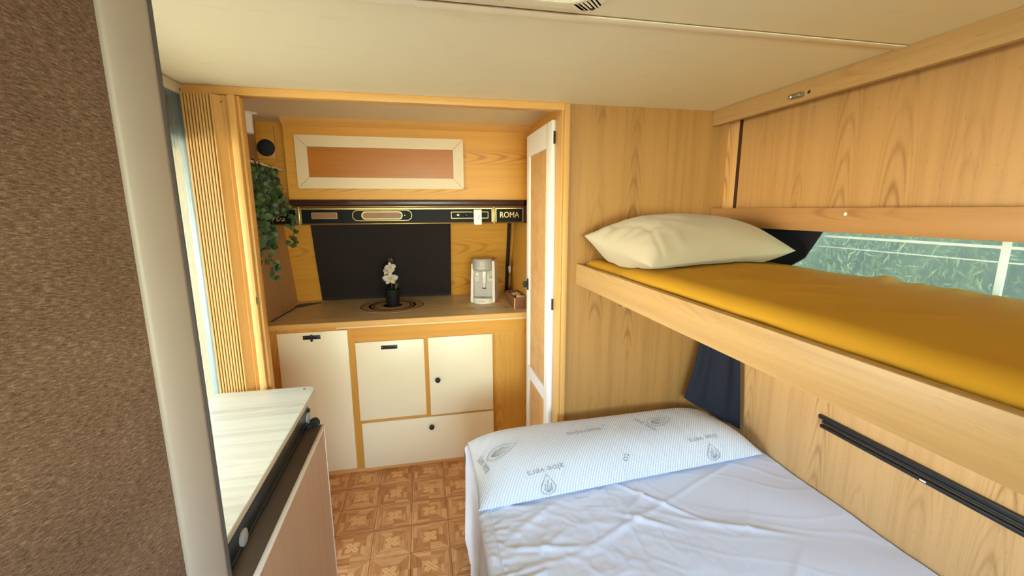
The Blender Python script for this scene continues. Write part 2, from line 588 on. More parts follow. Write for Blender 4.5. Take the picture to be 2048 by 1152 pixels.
def screen_mat():
    t = NT('pleated_mesh', 0.7, 0.2, '#6d7775')
    tr = t.n('ShaderNodeBsdfTransparent')
    tr.inputs[0].default_value = (0.92, 0.98, 1.0, 1)
    mx = t.n('ShaderNodeMixShader')
    mx.inputs[0].default_value = 0.55
    t.l(t.b.outputs[0], mx.inputs[1])
    t.l(tr.outputs[0], mx.inputs[2])
    t.l(mx.outputs[0], t.t.nodes['Material Output'].inputs['Surface'])
    return t.m
M['screen'] = screen_mat()

def pane_mat(name, tint, gloss=0.08, haze=0.0):
    t = NT(name, 0.3, 0.5, '#cfe0dc')
    tr = t.n('ShaderNodeBsdfTransparent')
    tr.inputs[0].default_value = lin(tint)
    gl = t.n('ShaderNodeBsdfGlossy')
    gl.inputs['Roughness'].default_value = 0.03
    mx = t.n('ShaderNodeMixShader')
    mx.inputs[0].default_value = gloss
    t.l(tr.outputs[0], mx.inputs[1])
    t.l(gl.outputs[0], mx.inputs[2])
    out = mx.outputs[0]
    if haze:
        hz = t.n('ShaderNodeBsdfTranslucent')
        hz.inputs[0].default_value = (0.75, 0.85, 0.85, 1)
        m2 = t.n('ShaderNodeMixShader')
        m2.inputs[0].default_value = haze
        t.l(out, m2.inputs[1])
        t.l(hz.outputs[0], m2.inputs[2])
        out = m2.outputs[0]
    t.l(out, t.t.nodes['Material Output'].inputs['Surface'])
    return t.m
M['pane'] = pane_mat('tinted_acrylic_pane', '#a3a896', 0.03, 0.05)
M['clear_pane'] = pane_mat('clear_pane', '#f2f6f6', 0.04)

def acrylic_bar():
    t = NT('frosted_acrylic', 0.4, 0.5, '#f4f8f8')
    tl = t.n('ShaderNodeBsdfTranslucent')
    tl.inputs[0].default_value = (0.9, 0.93, 0.93, 1)
    mx = t.n('ShaderNodeMixShader')
    mx.inputs[0].default_value = 0.5
    t.l(t.b.outputs[0], mx.inputs[1])
    t.l(tl.outputs[0], mx.inputs[2])
    t.l(mx.outputs[0], t.t.nodes['Material Output'].inputs['Surface'])
    return t.m
M['acrylic_bar'] = acrylic_bar()

def leaf_mat(name, a, b):
    t = NT(name, 0.5, 0.4)
    f = t.noise(t.coord(), 22, 2, 0.5)
    t.color(t.mix(t.ramp(f, [(0.35, (0, 0, 0)), (0.65, (1, 1, 1))]), lin(a), lin(b)))
    return t.m
M['vine'] = leaf_mat('vine_leaf', '#27361d', '#4d6236')
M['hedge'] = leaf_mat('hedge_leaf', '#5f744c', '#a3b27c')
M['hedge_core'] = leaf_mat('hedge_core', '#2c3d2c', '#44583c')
M['stem'] = leaf_mat('stem_green', '#3a3a22', '#5b5630')
M['orchid_leaf'] = leaf_mat('orchid_leaf', '#3a4233', '#525c44')
M['petal'] = plain('white_petal', '#f4efe2', 0.5, var=0.04)
def ground_mat():
    t = NT('pale_gravel', 0.9, 0.1)
    f = t.noise(t.coord(), 30, 4, 0.7)
    t.color(t.mix(f, lin('#857d6e'), lin('#a0977f')))
    return t.m
M['ground'] = ground_mat()

# ------------------------------------------------------------------ room shell
FZ = -0.025
YB = 1.744            # face of the bulkhead
XL, XR = -0.82, 1.40  # side walls

struct('floor', Box(XL - .03, XR + .03, -1.75, 3.2, FZ - .05, FZ), M['floor'], 'parquet print vinyl floor with framed squares and little flowers', 'floor')

def wall_with_hole(xa, xb, y0, y1, z0, z1, hole):
    bm = bmesh.new()
    outer = []
    n = len(hole)
    hy0, hy1 = min(p[0] for p in hole), max(p[0] for p in hole)
    hz0, hz1 = min(p[1] for p in hole), max(p[1] for p in hole)
    for u, v in hole:   # push every point of the outline out to the wall's border
        cu, cv = (hy0 + hy1) / 2, (hz0 + hz1) / 2
        du, dv = u - cu, v - cv
        k = 1e9
        if du > 1e-6: k = min(k, (y1 - cu) / du)
        if du < -1e-6: k = min(k, (y0 - cu) / du)
        if dv > 1e-6: k = min(k, (z1 - cv) / dv)
        if dv < -1e-6: k = min(k, (z0 - cv) / dv)
        outer.append((cu + du * k, cv + dv * k))
    # make sure the border's corners are met
    for cy, cz in ((y0, z0), (y0, z1), (y1, z0), (y1, z1)):
        i = min(range(n), key=lambda i: (outer[i][0] - cy) ** 2 + (outer[i][1] - cz) ** 2)
        outer[i] = (cy, cz)
    frame_prism(bm, outer, hole, YZ, xa, xb)
    return bm

def seg_rrect(y0, y1, z0, z1, r, m=6, n=6):
    """rounded rectangle with points along the straight sides too"""
    base = rrect(y0, y1, z0, z1, r, n)
    out = []
    for i, p in enumerate(base):
        q = base[(i + 1) % len(base)]
        out.append(p)
        d = math.hypot(q[0] - p[0], q[1] - p[1])
        if d > 0.2:
            for k in range(1, m):
                out.append((lerp(p[0], q[0], k / m), lerp(p[1], q[1], k / m)))
    return out

struct('wall_left', wall_with_hole(XL - .035, XL, -1.75, 3.2, FZ, 1.935, seg_rrect(0.86, 1.79, 0.06, 1.72, 0.13)), M['left_wall'],
       'veneered left side wall with the round-cornered entrance opening', 'wall')
struct('wall_right', wall_with_hole(XR, XR + .035, -1.75, 3.2, FZ, 1.935, seg_rrect(-0.45, 1.62, 1.11, 1.46, 0.06)), M['beech_v'],
       'beech laminate right wall beside both bunks', 'wall')
bm = bmesh.new()
frame_prism(bm, [(-.855, FZ), (1.435, FZ), (1.435, 1.935), (-.855, 1.935)], [(-.45, .85), (1.25, .85), (1.25, 1.70), (-.45, 1.70)], XZ, -1.75, -1.72)
struct('wall_rear', bm, M['beech_v'], 'beech laminate wall behind the camera with a wide window', 'wall')

# ceiling with the hatch opening
bm = bmesh.new()
HX0, HX1, HY0, HY1 = -0.06, 0.322, 0.51, 0.872
frame_prism(bm, [(XL - .035, -1.75), (XR + .035, -1.75), (XR + .035, 1.774), (XL - .035, 1.774)], [(HX0, HY0), (HX1, HY0), (HX1, HY1), (HX0, HY1)], XY, 1.90, 1.935)
struct('ceiling', bm, M['ceiling'], 'cream board ceiling over the beds', 'ceiling')
o = struct('ceiling', Box(XL - .035, .66, 1.774, 3.2, 1.935, 1.96), M['ceiling'], 'cream board ceiling over the kitchen corner', 'ceiling')

bm = bmesh.new()
box(bm, .585, XR, YB, YB + .03, FZ, 1.90)
struct('wall_bulkhead', bm, M['bulk_v'], 'brown beech partition between the beds and the kitchen', 'wall')
struct('wall_entry', Box(XL, -.768, YB, YB + .03, FZ, 1.90), M['kit_z'], 'narrow wood strip of wall behind the folding door', 'wall')
# kitchen right wall: thick part behind the wardrobe door, thinner beyond
struct('wall_kitchen', Box(.62, .65, 1.774, 3.2, FZ, 1.935), M['kit_z'], 'veneered right wall of the kitchen corner', 'wall')
bm = bmesh.new()
prism(bm, [(2.865, 1.42), (3.06, .75), (3.06, FZ), (3.2, FZ), (3.2, 1.935), (2.865, 1.935)], YZ, XL, .62)
struct('wall_back', bm, M['kit_x'], 'sloping veneered back wall behind the kitchen worktop', 'wall')

# ------------------------------------------------------------------ trims
struct('trim_1', Box(-.768, .585, YB - .012, YB + .03, 1.872, 1.90, .003), M['trim_wood'], 'wooden head strip above the kitchen opening', 'trim', 40)
bm = bmesh.new()
box(bm, .585, .61, YB - .008, YB, FZ, 1.90, .002)
box(bm, .575, .585, YB - .008, 1.815, FZ, 1.90, .002)
box(bm, .585, .62, 1.774, 1.815, FZ, 1.90)
struct('trim_2', bm, M['trim_wood_z'], 'light wooden edge strip at the right side of the kitchen opening', 'trim', 40)
struct('trim_3', Box(XL, XR, .9745, 1.003, 1.8965, 1.90, .001), M['hatch'], 'narrow cream cover strip across the ceiling', 'trim', 40)
struct('trim_4', Box(XL, XR, .972, .9745, 1.8988, 1.90), M['seam'], 'dark joint line along the ceiling strip', 'trim')
bm = bmesh.new()
prism(bm, [(2.45, 1.935), (2.45, 1.905), (2.443, 1.903), (2.425, 1.912), (2.405, 1.927), (2.40, 1.935)], YZ, -.66, .62)
struct('trim_5', bm, M['trim_wood'], 'wooden cove moulding along the top of the overhead locker', 'trim', 30)
struct('trim_6', Box(1.265, 1.29, -1.70, YB, 1.834, 1.90, .003), M['beech_y'], 'long beech crown board along the ceiling at the right wall', 'trim', 40)
struct('trim_7', Box(1.35, 1.40, 1.677, YB, 1.40, 1.90), M['beech_v'], 'upright beech filler strip in the corner above the bunk', 'trim')
struct('gap_shade_strip', Box(1.351, 1.40, 1.655, 1.677, 1.40, 1.90), M['dark_brown'], 'dark upright strip standing in for the shaded gap beside the folded bunk', 'trim')  # dark colour stands in for the shade inside an open gap
bm = bmesh.new()
for a, b in (((.588, 2.866, 1.40), (.592, 3.012, .90)),):
    A, B = Vector(a), Vector(b)
    d = (B - A).normalized()
    nrm = Vector((0, -.96, -.28)).normalized()
    sd = Vector((1, 0, 0))
    q = [bm.verts.new(p + sd * s * .012 + nrm * t) for p in (A, B) for s in (-1, 1) for t in (-.001, .01)]
    for f in ((0, 1, 3, 2), (4, 6, 7, 5), (0, 2, 6, 4), (1, 5, 7, 3), (0, 4, 5, 1), (2, 3, 7, 6)):
        bm.faces.new([q[i] for i in f])
struct('trim_9', bm, M['black'], 'slanting black strip in the right corner above the worktop', 'trim')

# ------------------------------------------------------------------ brown fabric partition beside the camera
PD = Vector((-.258, -.966, 0)).normalized()     # from the free end back past the camera
PN = Vector((.966, -.258, 0)).normalized()      # face seen by the camera
P0 = Vector((-.398, .815, 0))
def part_put(u, v, d):
    p = P0 + PD * u + PN * v
    return (p.x, p.y, d)
bm = bmesh.new()
prism(bm, [(0.012, -.004), (1.62, -.004), (1.62, -.035), (0.012, -.035)], part_put, FZ, 1.90)
struct('wall_partition', bm, M['carpet'], 'partition covered in brown ribbed fabric close to the camera', 'wall')
bm = bmesh.new()
TW = .076
prof = [(TW, -.004), (TW, .001), (TW - .004, .0045), (TW - .012, .008), (TW - .026, .011), (.012, .012), (.004, .010), (0, .005), (0, -.036), (TW, -.036)]
prism(bm, prof, part_put, FZ, 1.90)
struct('trim_10', bm, M['trim_paint'], 'off-white rounded edge trim of the brown fabric partition', 'trim', 50)
bm = bmesh.new()
tube(bm, [tuple(P0 - PD * .004 + PN * .003 + Vector((0, 0, z))) for z in (FZ, .6, 1.2, 1.90)], .006, 10)
struct('trim_11', bm, M['gasket'], 'thin dark rubber gasket along the edge of the partition trim', 'trim', 40)

# ------------------------------------------------------------------ wardrobe door on the kitchen's right side
DX0, DX1 = .560, .583
DY0, DY1, DZ0, DZ1 = 1.822, 2.264, FZ + .03, 1.852
bm = bmesh.new()
w1, w2, wt = .085, .048, .105
for a in ((DX0, DX1, DY0, DY0 + w1, DZ0, DZ1), (DX0, DX1, DY1 - w2, DY1, DZ0, DZ1)):
    box(bm, *a, bev=.002)
for z0, z1 in ((DZ1 - wt, DZ1), (.555, .622), (DZ0, DZ0 + .09)):
    box(bm, DX0, DX1, DY0 + w1, DY1 - w2, z0, z1)
d1 = struct('door_1', bm, M['white_paint'], 'tall narrow wardrobe door with white frame and brown fibreboard panels', 'door', 40)
obj('panel', Box(DX0 + .010, DX1 - .002, DY0 + w1 - .005, DY1 - w2 + .005, .620, DZ1 - wt + .005), M['fibre'], d1)
obj('panel', Box(DX0 + .010, DX1 - .002, DY0 + w1 - .005, DY1 - w2 + .005, DZ0 + .085, .557), M['fibre'], d1)
bm = bmesh.new()
box(bm, DX0 - .006, DX0, 2.215, 2.234, 1.05, 1.112, .002)
prism(bm, [(2.232, 1.098), (2.232, 1.062), (2.258, 1.077), (2.258, 1.083)], YZ, DX0 - .024, DX0 - .004)
obj('handle', bm, M['black'], d1, label='small black pointed turn handle')
for z in (1.755, 1.03):
    bm = bmesh.new()
    box(bm, .566, .5735, 1.814, 1.822, z, z + .052, .001)
    obj('hinge', bm, M['black_metal'], d1)

# ------------------------------------------------------------------ kitchen cabinet and worktop
KY = 2.41
KX0, KX1 = XL, .60
kit = thing('kitchen_cabinet', 'orange veneered kitchen base cabinet with cream doors and a drawer', 'cabinet', (-.1, KY, FZ))
bm = bmesh.new()
box(bm, KX0, KX1, KY, 2.95, FZ, .8545)
obj('carcass', bm, M['kit_z'], kit)
obj('upper_rail', Box(-.40, .585, KY - .003, KY, .77, .852), M['kit_x'], kit)
obj('plinth', Box(KX0, .585, KY - .006, KY, FZ, FZ + .022), M['trim_wood'], kit)
def front(name, x0, x1, z0, z1):
    return obj(name, Box(x0, x1, KY - .018, KY, z0, z1, .0015), M['cream_door'], kit, 40)
def knob(parent, x, z):
    bm = bmesh.new()
    y = KY - .018
    lathe(bm, [(.006, 0), (.006, -.012), (.013, -.015), (.0155, -.021), (.014, -.027), (.007, -.030)], (x, y, z), 20, 'Y')
    obj('knob', bm, M['black'], parent, True)
def latch(parent, x, z, w, turn):
    y = KY - .018
    bm = bmesh.new()
    box(bm, x - w/2, x + w/2, y - .004, y, z - .011, z + .011, .001)
    if turn:
        box(bm, x - .005, x + .005, y - .014, y - .003, z - .022, z + .016, .002)
    pl = obj('latch', bm, M['black_metal'], parent, 40)
    for s in (-1, 1):
        bm = bmesh.new()
        lathe(bm, [(.0028, 0), (.0022, -.0015)], (x + s * (w/2 - .007), y - .004, z), 8, 'Y')
        obj('screw', bm, M['metal'], pl)
A = front('door', -.770, -.417, .006, .836)
latch(A, -.598, .808, .088, True)
B = front('door', -.381, -.010, .298, .760)
latch(B, -.200, .725, .088, False)
C = front('door', .014, .386, .290, .763)
knob(C, .061, .512)
D = front('drawer', -.375, .387, -.002, .279)
knob(D, .016, .224)

wt_ = thing('kitchen_worktop', 'pale wooden worktop with a lipped front edge on the kitchen cabinet', 'worktop', (-.1, 2.7, .855))
obj('worktop', Box(XL, .62, 2.395, 3.02, .855, .885), M['counter'], wt_)
obj('edge_strip', Box(XL + .005, .605, 2.384, 2.395, .858, .885, .002), M['trim_wood'], wt_)
obj('batten', Box(-.47, .600, 2.386, 2.396, .846, .857, .001), M['batten'], wt_, label='pale batten under the front edge')

# ------------------------------------------------------------------ overhead locker, corner panel, shelf
loc_ = thing('overhead_locker', 'orange veneered overhead locker with a long white framed flap', 'locker', (0, 2.45, 1.535))
obj('body', Box(-.66, .62, 2.45, 2.862, 1.535, 1.934), M['kit_x'], loc_)
FX0, FX1, FZ0, FZ1, FW = -.607, .243, 1.592, 1.856, .056
flap = obj('flap', Box(FX0 + .02, FX1 - .02, 2.440, 2.45, FZ0 + .02, FZ1 - .02), M['orange_panel'], loc_)
bm = bmesh.new()
g = .0008
oc = [(FX0, FZ0), (FX1, FZ0), (FX1, FZ1), (FX0, FZ1)]
ic = [(FX0 + FW, FZ0 + FW), (FX1 - FW, FZ0 + FW), (FX1 - FW, FZ1 - FW), (FX0 + FW, FZ1 - FW)]
for k in range(4):
    j = (k + 1) % 4
    q = [oc[k], oc[j], ic[j], ic[k]]
    cx_, cz_ = sum(p[0] for p in q) / 4, sum(p[1] for p in q) / 4
    L = max(abs(q[0][0] - q[1][0]), abs(q[0][1] - q[1][1]))
    def shrink(p):
        if k % 2 == 0:
            return (p[0] - math.copysign(g * 1.3, p[0] - cx_), p[1])
        return (p[0], p[1] - math.copysign(g * 1.3, p[1] - cz_))
    prism(bm, [shrink(p) for p in q], XZ, 2.432, 2.445)
obj('frame', bm, M['cream_paint'], flap, label='white mitred frame')

cp = thing('corner_panel', 'dark veneered corner panel left of the overhead locker', 'panel', (-.74, 2.56, 1.503))
obj('panel', Box(XL, -.66, 2.56, 2.60, 1.503, 1.935), M['kit_x'], cp)
spk = thing('speaker', 'round black speaker set in a square wood plate by the ceiling', 'speaker', (-.775, 2.56, 1.749))
obj('mount', Box(-.8195, -.732, 2.548, 2.56, 1.745, 1.912, .002), M['kit_x'], spk, 40)
bm = bmesh.new()
lathe(bm, [(.043, 0), (.043, -.003), (.039, -.006), (.020, -.008), (.004, -.009)], (-.775, 2.548, 1.803), 36, 'Y')
obj('grille', bm, M['speaker'], spk, True)

sh = obj('wall_shelf', Box(XL, -.672, 2.0, 2.425, 1.676, 1.686, .001), M['table_edge'])
tag(sh, 'small pale shelf on the left kitchen wall under the speaker', 'shelf')

# ------------------------------------------------------------------ hood with printed fascia
hood = thing('cooker_hood', 'black and gold hood fascia under the overhead locker', 'hood', (0, 2.42, 1.405))
HXa, HXb, HF = -.80, .578, 2.425
obj('housing', Box(HXa, HXb + .04, HF, 2.80, 1.405, 1.503), M['dark_brown'], hood)
obj('top_strip', Box(-.655, .585, 2.420, 2.452, 1.504, 1.535, .006), M['dark_brown'], hood, 40)
def rim(x0, x1, z0, z1, w, d, y, r=.0, n=4):
    bm = bmesh.new()
    r = max(r, .0006)
    frame_prism(bm, rrect(x0, x1, z0, z1, r, n), rrect(x0 + w, x1 - w, z0 + w, z1 - w, max(r - w, .0003), n), XZ, y - d, y)
    return bm
for x0, x1 in ((HXa, -.622), (-.606, .400), (.416, HXb)):
    f = obj('fascia', Box(x0 + .004, x1 - .004, HF - .004, HF, 1.412, 1.492), M['fascia'], hood)
    obj('border', rim(x0, x1, 1.405, 1.490, .0055, .008, HF), M['gold'], f)
bm = bmesh.new()
tube(bm, [(HXa, HF - .006, 1.4975), (HXb, HF - .006, 1.4975)], .005, 10)
tube(bm, [(HXa, HF - .006, 1.4085), (HXb, HF - .006, 1.4085)], .0045, 10)
obj('gold_bead', bm, M['gold'], hood, True)
for x in (-.614, .408):
    bm = bmesh.new()
    box(bm, x - .006, x + .006, HF - .011, HF, 1.400, 1.499, .002)
    lathe(bm, [(.003, 0), (.002, -.002)], (x, HF - .011, 1.492), 8, 'Y')
    obj('joint_clip', bm, M['gold'], hood, 40)
FY = HF - .004
zc = 1.452
bm = rim(-.553, -.427, zc - .016, zc + .016, .0025, .002, FY, .003)
v1 = obj('vent', bm, M['gold'], hood)
obj('vent_slats', Box(-.550, -.430, FY - .0012, FY, zc - .013, zc + .013), M['brown_box'], v1)
obj('outline', rim(-.352, -.044, zc - .028, zc + .028, .0018, .0015, FY, .0275, 10), M['gold'], hood)
v2 = obj('vent', rim(-.305, -.094, zc - .021, zc + .021, .004, .003, FY, .0205, 10), M['gold'], hood)
bm = bmesh.new()
prism(bm, rrect(-.302, -.097, zc - .018, zc + .018, .0175, 10), XZ, FY - .0015, FY)
obj('vent_slats', bm, M['brown_box'], v2)
bm = bmesh.new()
lathe(bm, [(.0028, 0), (.0018, -.003)], (-.082, FY, zc), 10, 'Y')
obj('lamp_dot', bm, M['metal'], hood)
obj('outline', rim(.168, .375, zc - .019, zc + .017, .0018, .0015, FY, .002), M['gold'], hood)
for x, m in ((.206, 'metal'), (.252, 'black_metal')):
    bm = bmesh.new()
    lathe(bm, [(.011, 0), (.011, -.004), (.008, -.010), (.004, -.011)], (x, FY, zc), 20, 'Y')
    obj('control_knob', bm, M[m], hood, True)
tv, tf = text_mesh('ROMA', .046, lambda u, v: (.497 + u * .86, FY - .0012, zc - .002 + v), 4)
obj('lettering', (tv, [f for f in tf]), M['gold'], hood)
bm = bmesh.new()
random.seed(3)
ex0 = -.722
for i in range(5):
    for j in range(6):
        if random.random() < .62:
            box(bm, ex0 + i * .008, ex0 + i * .008 + .006, FY - .0012, FY, zc - .026 + j * .009, zc - .026 + j * .009 + .0065)
obj('emblem', bm, M['gold'], hood)

ad = thing('plug_adapter', 'white plug-in adapter on the right half of the hood fascia', 'adapter', (.31, HF - .013, 1.395))
obj('body', Box(.290, .333, HF - .050, HF - .009, 1.398, 1.482, .005, 3), M['white_plastic'], ad, 40)
bm = bmesh.new()
box(bm, .3095, .319, HF - .0515, HF - .0495, 1.430, 1.452, .0008)
obj('button', bm, M['cm_grey'], ad)

# ------------------------------------------------------------------ black cloth cover leaning on the back wall
def cover(u, v):
    z = lerp(.888, 1.412, v)
    x = lerp(-.663, .192, u)
    yw = 2.865 + (1.42 - z) * (3.06 - 2.865) / .67
    y = yw - .020 + .004 * nz(x * 5, z * 5, 1) - .003 * math.exp(-((x + .24) / .02) ** 2) - .006 * (1 - v) * sstep(.9, 1, u)
    return Vector((x, y, z))
fv, ff = grid(cover, 50, 34)
bk = [p + Vector((0, .009, .002)) for p in fv]
n0 = len(fv)
V = fv + bk
F = ff + [tuple(i + n0 for i in reversed(f)) for f in ff]
nu, nv = 50, 34
edge = [i * (nv + 1) for i in range(nu + 1)] + [nu * (nv + 1) + j for j in range(1, nv + 1)] + [i * (nv + 1) + nv for i in range(nu - 1, -1, -1)] + [j for j in range(nv - 1, 0, -1)]
for a, b in zip(edge, edge[1:] + edge[:1]):
    F.append((a, b, b + n0, a + n0))
tag(obj('window_cover', (V, F), M['charcoal'], None, True), 'large black cloth cover leaning against the kitchen back wall', 'cover')

# ------------------------------------------------------------------ small things on the worktop
WZ = .885
pm_o = thing('placemat', 'round woven placemat with dark rings under the orchid', 'placemat', (-.193, 2.735, WZ))
bm = bmesh.new()
lathe(bm, [(.192, 0), (.196, .0015), (.195, .0035), (.05, .004)], (-.193, 2.735, WZ), 64)
obj('mat', bm, M['placemat'], pm_o, 30)

orc = thing('potted_orchid', 'white artificial orchid in a dark grey pot on the placemat', 'plant', (-.190, 2.735, WZ + .004))
ox, oy, oz = -.190, 2.735, WZ + .004
bm = bmesh.new()
lathe(bm, [(.036, 0), (.039, .004), (.046, .095), (.0475, .105), (.0445, .106), (.042, .090)], (ox, oy, oz), 32)
obj('pot', bm, M['pot'], orc, 40)
def blade(bm, pts, widths, up=Vector((0, 0, 1)), fold=.25):
    pts = [Vector(p) for p in pts]
    rows = []
    for i, p in enumerate(pts):
        t = (pts[min(i+1, len(pts)-1)] - pts[max(i-1, 0)]).normalized()
        s = t.cross(up)
        s = s.normalized() if s.length > 1e-4 else Vector((1, 0, 0))
        nrm = s.cross(t).normalized()
        w = widths[i]
        rows.append([bm.verts.new(p - s * w + nrm * w * fold), bm.verts.new(p), bm.verts.new(p + s * w + nrm * w * fold)])
    for a, b in zip(rows, rows[1:]):
        for k in range(2):
            bm.faces.new((a[k], a[k+1], b[k+1], b[k]))
def leaf_obj(pts, widths, name, mat, parent):
    bm = bmesh.new()
    blade(bm, pts, widths)
    bmesh.ops.solidify(bm, geom=bm.faces[:], thickness=.0016)
    return obj(name, bm, mat, parent, True)
tz = oz + .092
leaf_obj([(ox, oy, tz), (ox - .03, oy - .01, tz + .02), (ox - .06, oy - .018, tz + .04), (ox - .083, oy - .022, tz + .046)], [.006, .014, .016, .004], 'leaf', M['orchid_leaf'], orc)
leaf_obj([(ox, oy, tz), (ox - .012, oy - .025, tz + .012), (ox - .03, oy - .055, tz + .010)], [.006, .014, .003], 'leaf', M['orchid_leaf'], orc)
leaf_obj([(ox + .01, oy, tz), (ox + .025, oy + .02, tz + .03), (ox + .045, oy + .03, tz + .045)], [.006, .012, .003], 'leaf', M['orchid_leaf'], orc)
bm = bmesh.new()
tube(bm, [(ox, oy, tz - .01), (ox - .004, oy - .004, tz + .06), (ox - .008, oy - .012, tz + .13), (ox, oy - .02, tz + .185), (ox + .008, oy - .024, tz + .20)], [.003, .0026, .0022, .0018, .0012], 8)
obj('stem', bm, M['stem'], orc, True)
bm = bmesh.new()
random.seed(11)
for k in range(7):
    a = -0.9 + k * .22
    b = Vector((ox + .018, oy - .005, tz))
    pts = [b + Vector((math.sin(a) * .02 * t + .018 * t, -.01 * t, .055 * t * (1 - .12 * k / 7) + .004 * math.sin(5 * t + k))) for t in (0, .35, .7, 1)]
    tube(bm, [tuple(p) for p in pts], [.0018, .0015, .0012, .0006], 6)
obj('air_roots', bm, M['stem'], orc, True)
def flower(c, s, tilt):
    R = Matrix.Rotation(tilt[2], 3, 'Y') @ Matrix.Rotation(tilt[0], 3, 'X') @ Matrix.Rotation(tilt[1], 3, 'Z')
    c = Vector(c)
    bm = bmesh.new()
    for ang, ln, wd in ((90, 1.0, .42), (10, 1.05, .62), (170, 1.05, .62), (-52, .95, .40), (-128, .95, .40)):
        a = math.radians(ang)
        rows = []
        for i in range(6):
            t = i / 5
            w = wd * math.sin(PI * (.12 + .80 * t)) ** .8 * (1 if t < .99 else .55)
            row = []
            for q in (-1, -.5, 0, .5, 1):
                x = t * ln
                y = q * w * .75
                dpt = -.12 * math.sin(PI * t) - .14 * q * q * t
                p = Vector((x * math.cos(a) - y * math.sin(a), dpt, x * math.sin(a) + y * math.cos(a)))
                row.append(bm.verts.new(c + R @ (p * s)))
            rows.append(row)
        for r0, r1 in zip(rows, rows[1:]):
            for k in range(4):
                bm.faces.new((r0[k], r0[k+1], r1[k+1], r1[k]))
    bmesh.ops.solidify(bm, geom=bm.faces[:], thickness=.0008)
    f = obj('flower', bm, M['petal'], orc, True)
    bm = bmesh.new()
    for dx, dz, r in ((0, 0, .15), (-.13, -.05, .09), (.13, -.05, .09), (0, -.2, .11), (0, .12, .08)):
        m_ = Matrix.Translation(c + R @ (Vector((dx, -.22, dz)) * s)) @ Matrix.Diagonal((1, .7, 1.2, 1))
        bmesh.ops.create_icosphere(bm, subdivisions=2, radius=r * s, matrix=m_)
    obj('flower_centre', bm, M['yellow'], f, True)
flower((ox - .006, oy - .035, oz + .178), .045, (.15, .1, .0))
flower((ox - .016, oy - .022, oz + .218), .034, (-.35, -.5, .3))
flower((ox - .004, oy - .028, oz + .244), .034, (-.2, .4, -.2))
bm = bmesh.new()
for dx, dz in ((.004, .296), (-.008, .290), (.010, .284)):
    bmesh.ops.create_icosphere(bm, subdivisions=2, radius=.006, matrix=Matrix.Translation((ox + dx, oy - .024, oz + dz)) @ Matrix.Diagonal((1, 1, 1.5, 1)))
obj('bud', bm, M['stem'], orc, True)

# coffee machine
cm = thing('coffee_machine', 'small cream and grey capsule coffee machine at the right end of the worktop', 'coffee machine', (.392, 2.75, WZ))
mx, my = .390, 2.665
def taper(bm, x0, x1, y0, y1, z0, x0t, x1t, y0t, y1t, z1, bev=.004):
    lo = [(x0, y0), (x1, y0), (x1, y1), (x0, y1)]
    hi = [(x0t, y0t), (x1t, y0t), (x1t, y1t), (x0t, y1t)]
    a = [bm.verts.new((x, y, z0)) for x, y in lo]
    b = [bm.verts.new((x, y, z1)) for x, y in hi]
    fs = [bm.faces.new(a), bm.faces.new(b[::-1])]
    for k in range(4):
        fs.append(bm.faces.new((a[k], a[(k+1) % 4], b[(k+1) % 4], b[k])))
    if bev:
        bmesh.ops.bevel(bm, geom=list({e for f in fs for e in f.edges}), offset=bev, segments=2, affect='EDGES')
bm = bmesh.new()
taper(bm, mx - .068, mx + .066, my + .062, 2.90, WZ + .004, mx - .060, mx + .062, my + .070, 2.87, WZ + .245)
obj('body', bm, M['cm_grey'], cm, 40)
for sx in (-1, 1):
    bm = bmesh.new()
    o_ = mx + sx * .072
    taper(bm, o_ - .008, o_ + .008, my + .030, 2.915, WZ, o_ - .008 - sx * .004, o_ + .008 - sx * .004, my + .060, 2.875, WZ + (.272 if sx > 0 else .255), .005)
    obj('side_panel', bm, M['cm_body'], cm, 40)
bm = bmesh.new()
pts = [(mx + .076 * math.cos(a), my + .075 + .078 * math.sin(a)) for a in [PI + PI * k / 20 for k in range(21)]]
prism(bm, pts, XY, WZ, WZ + .032)
tray = obj('drip_tray', bm, M['cm_body'], cm, 40)
bm = bmesh.new()
pts = [(mx + .066 * math.cos(a), my + .075 + .066 * math.sin(a)) for a in [PI + PI * k / 20 for k in range(21)]]
prism(bm, pts, XY, WZ + .032, WZ + .035)
gr = obj('drip_grid', bm, M['cm_grey'], tray, 40)
obj('slot', Box(mx - .010, mx + .010, my + .046, my + .054, WZ + .035, WZ + .0362), M['black'], cm)
bm = bmesh.new()
lathe(bm, [(.055, WZ + .205), (.066, WZ + .212), (.068, WZ + .225), (.067, WZ + .278), (.063, WZ + .284), (.02, WZ + .286)], (mx - .006, my + .085, 0), 40, 'Z', 1.0, .95)
head = obj('brew_head', bm, M['cm_grey'], cm, 40)
bm = bmesh.new()
box(bm, mx - .004, mx + .020, my + .050, my + .075, WZ + .125, WZ + .210, .006)
box(bm, mx + .002, mx + .014, my + .052, my + .066, WZ + .095, WZ + .130, .004)
obj('spout', bm, M['cm_body'], cm, 40)
bm = bmesh.new()
lathe(bm, [(.024, 0), (.024, -.010), (.020, -.013), (.017, -.010), (.015, -.004)], (mx + .050, my + .063, WZ + .165), 30, 'Y')
ring = obj('dial', bm, M['cm_body'], cm, 40)
bm = bmesh.new()
lathe(bm, [(.012, 0), (.011, -.006), (.004, -.008)], (mx + .050, my + .056, WZ + .165), 20, 'Y')
obj('dial_centre', bm, M['cm_grey'], ring, True)
cm.rotation_euler.z = math.radians(-17)
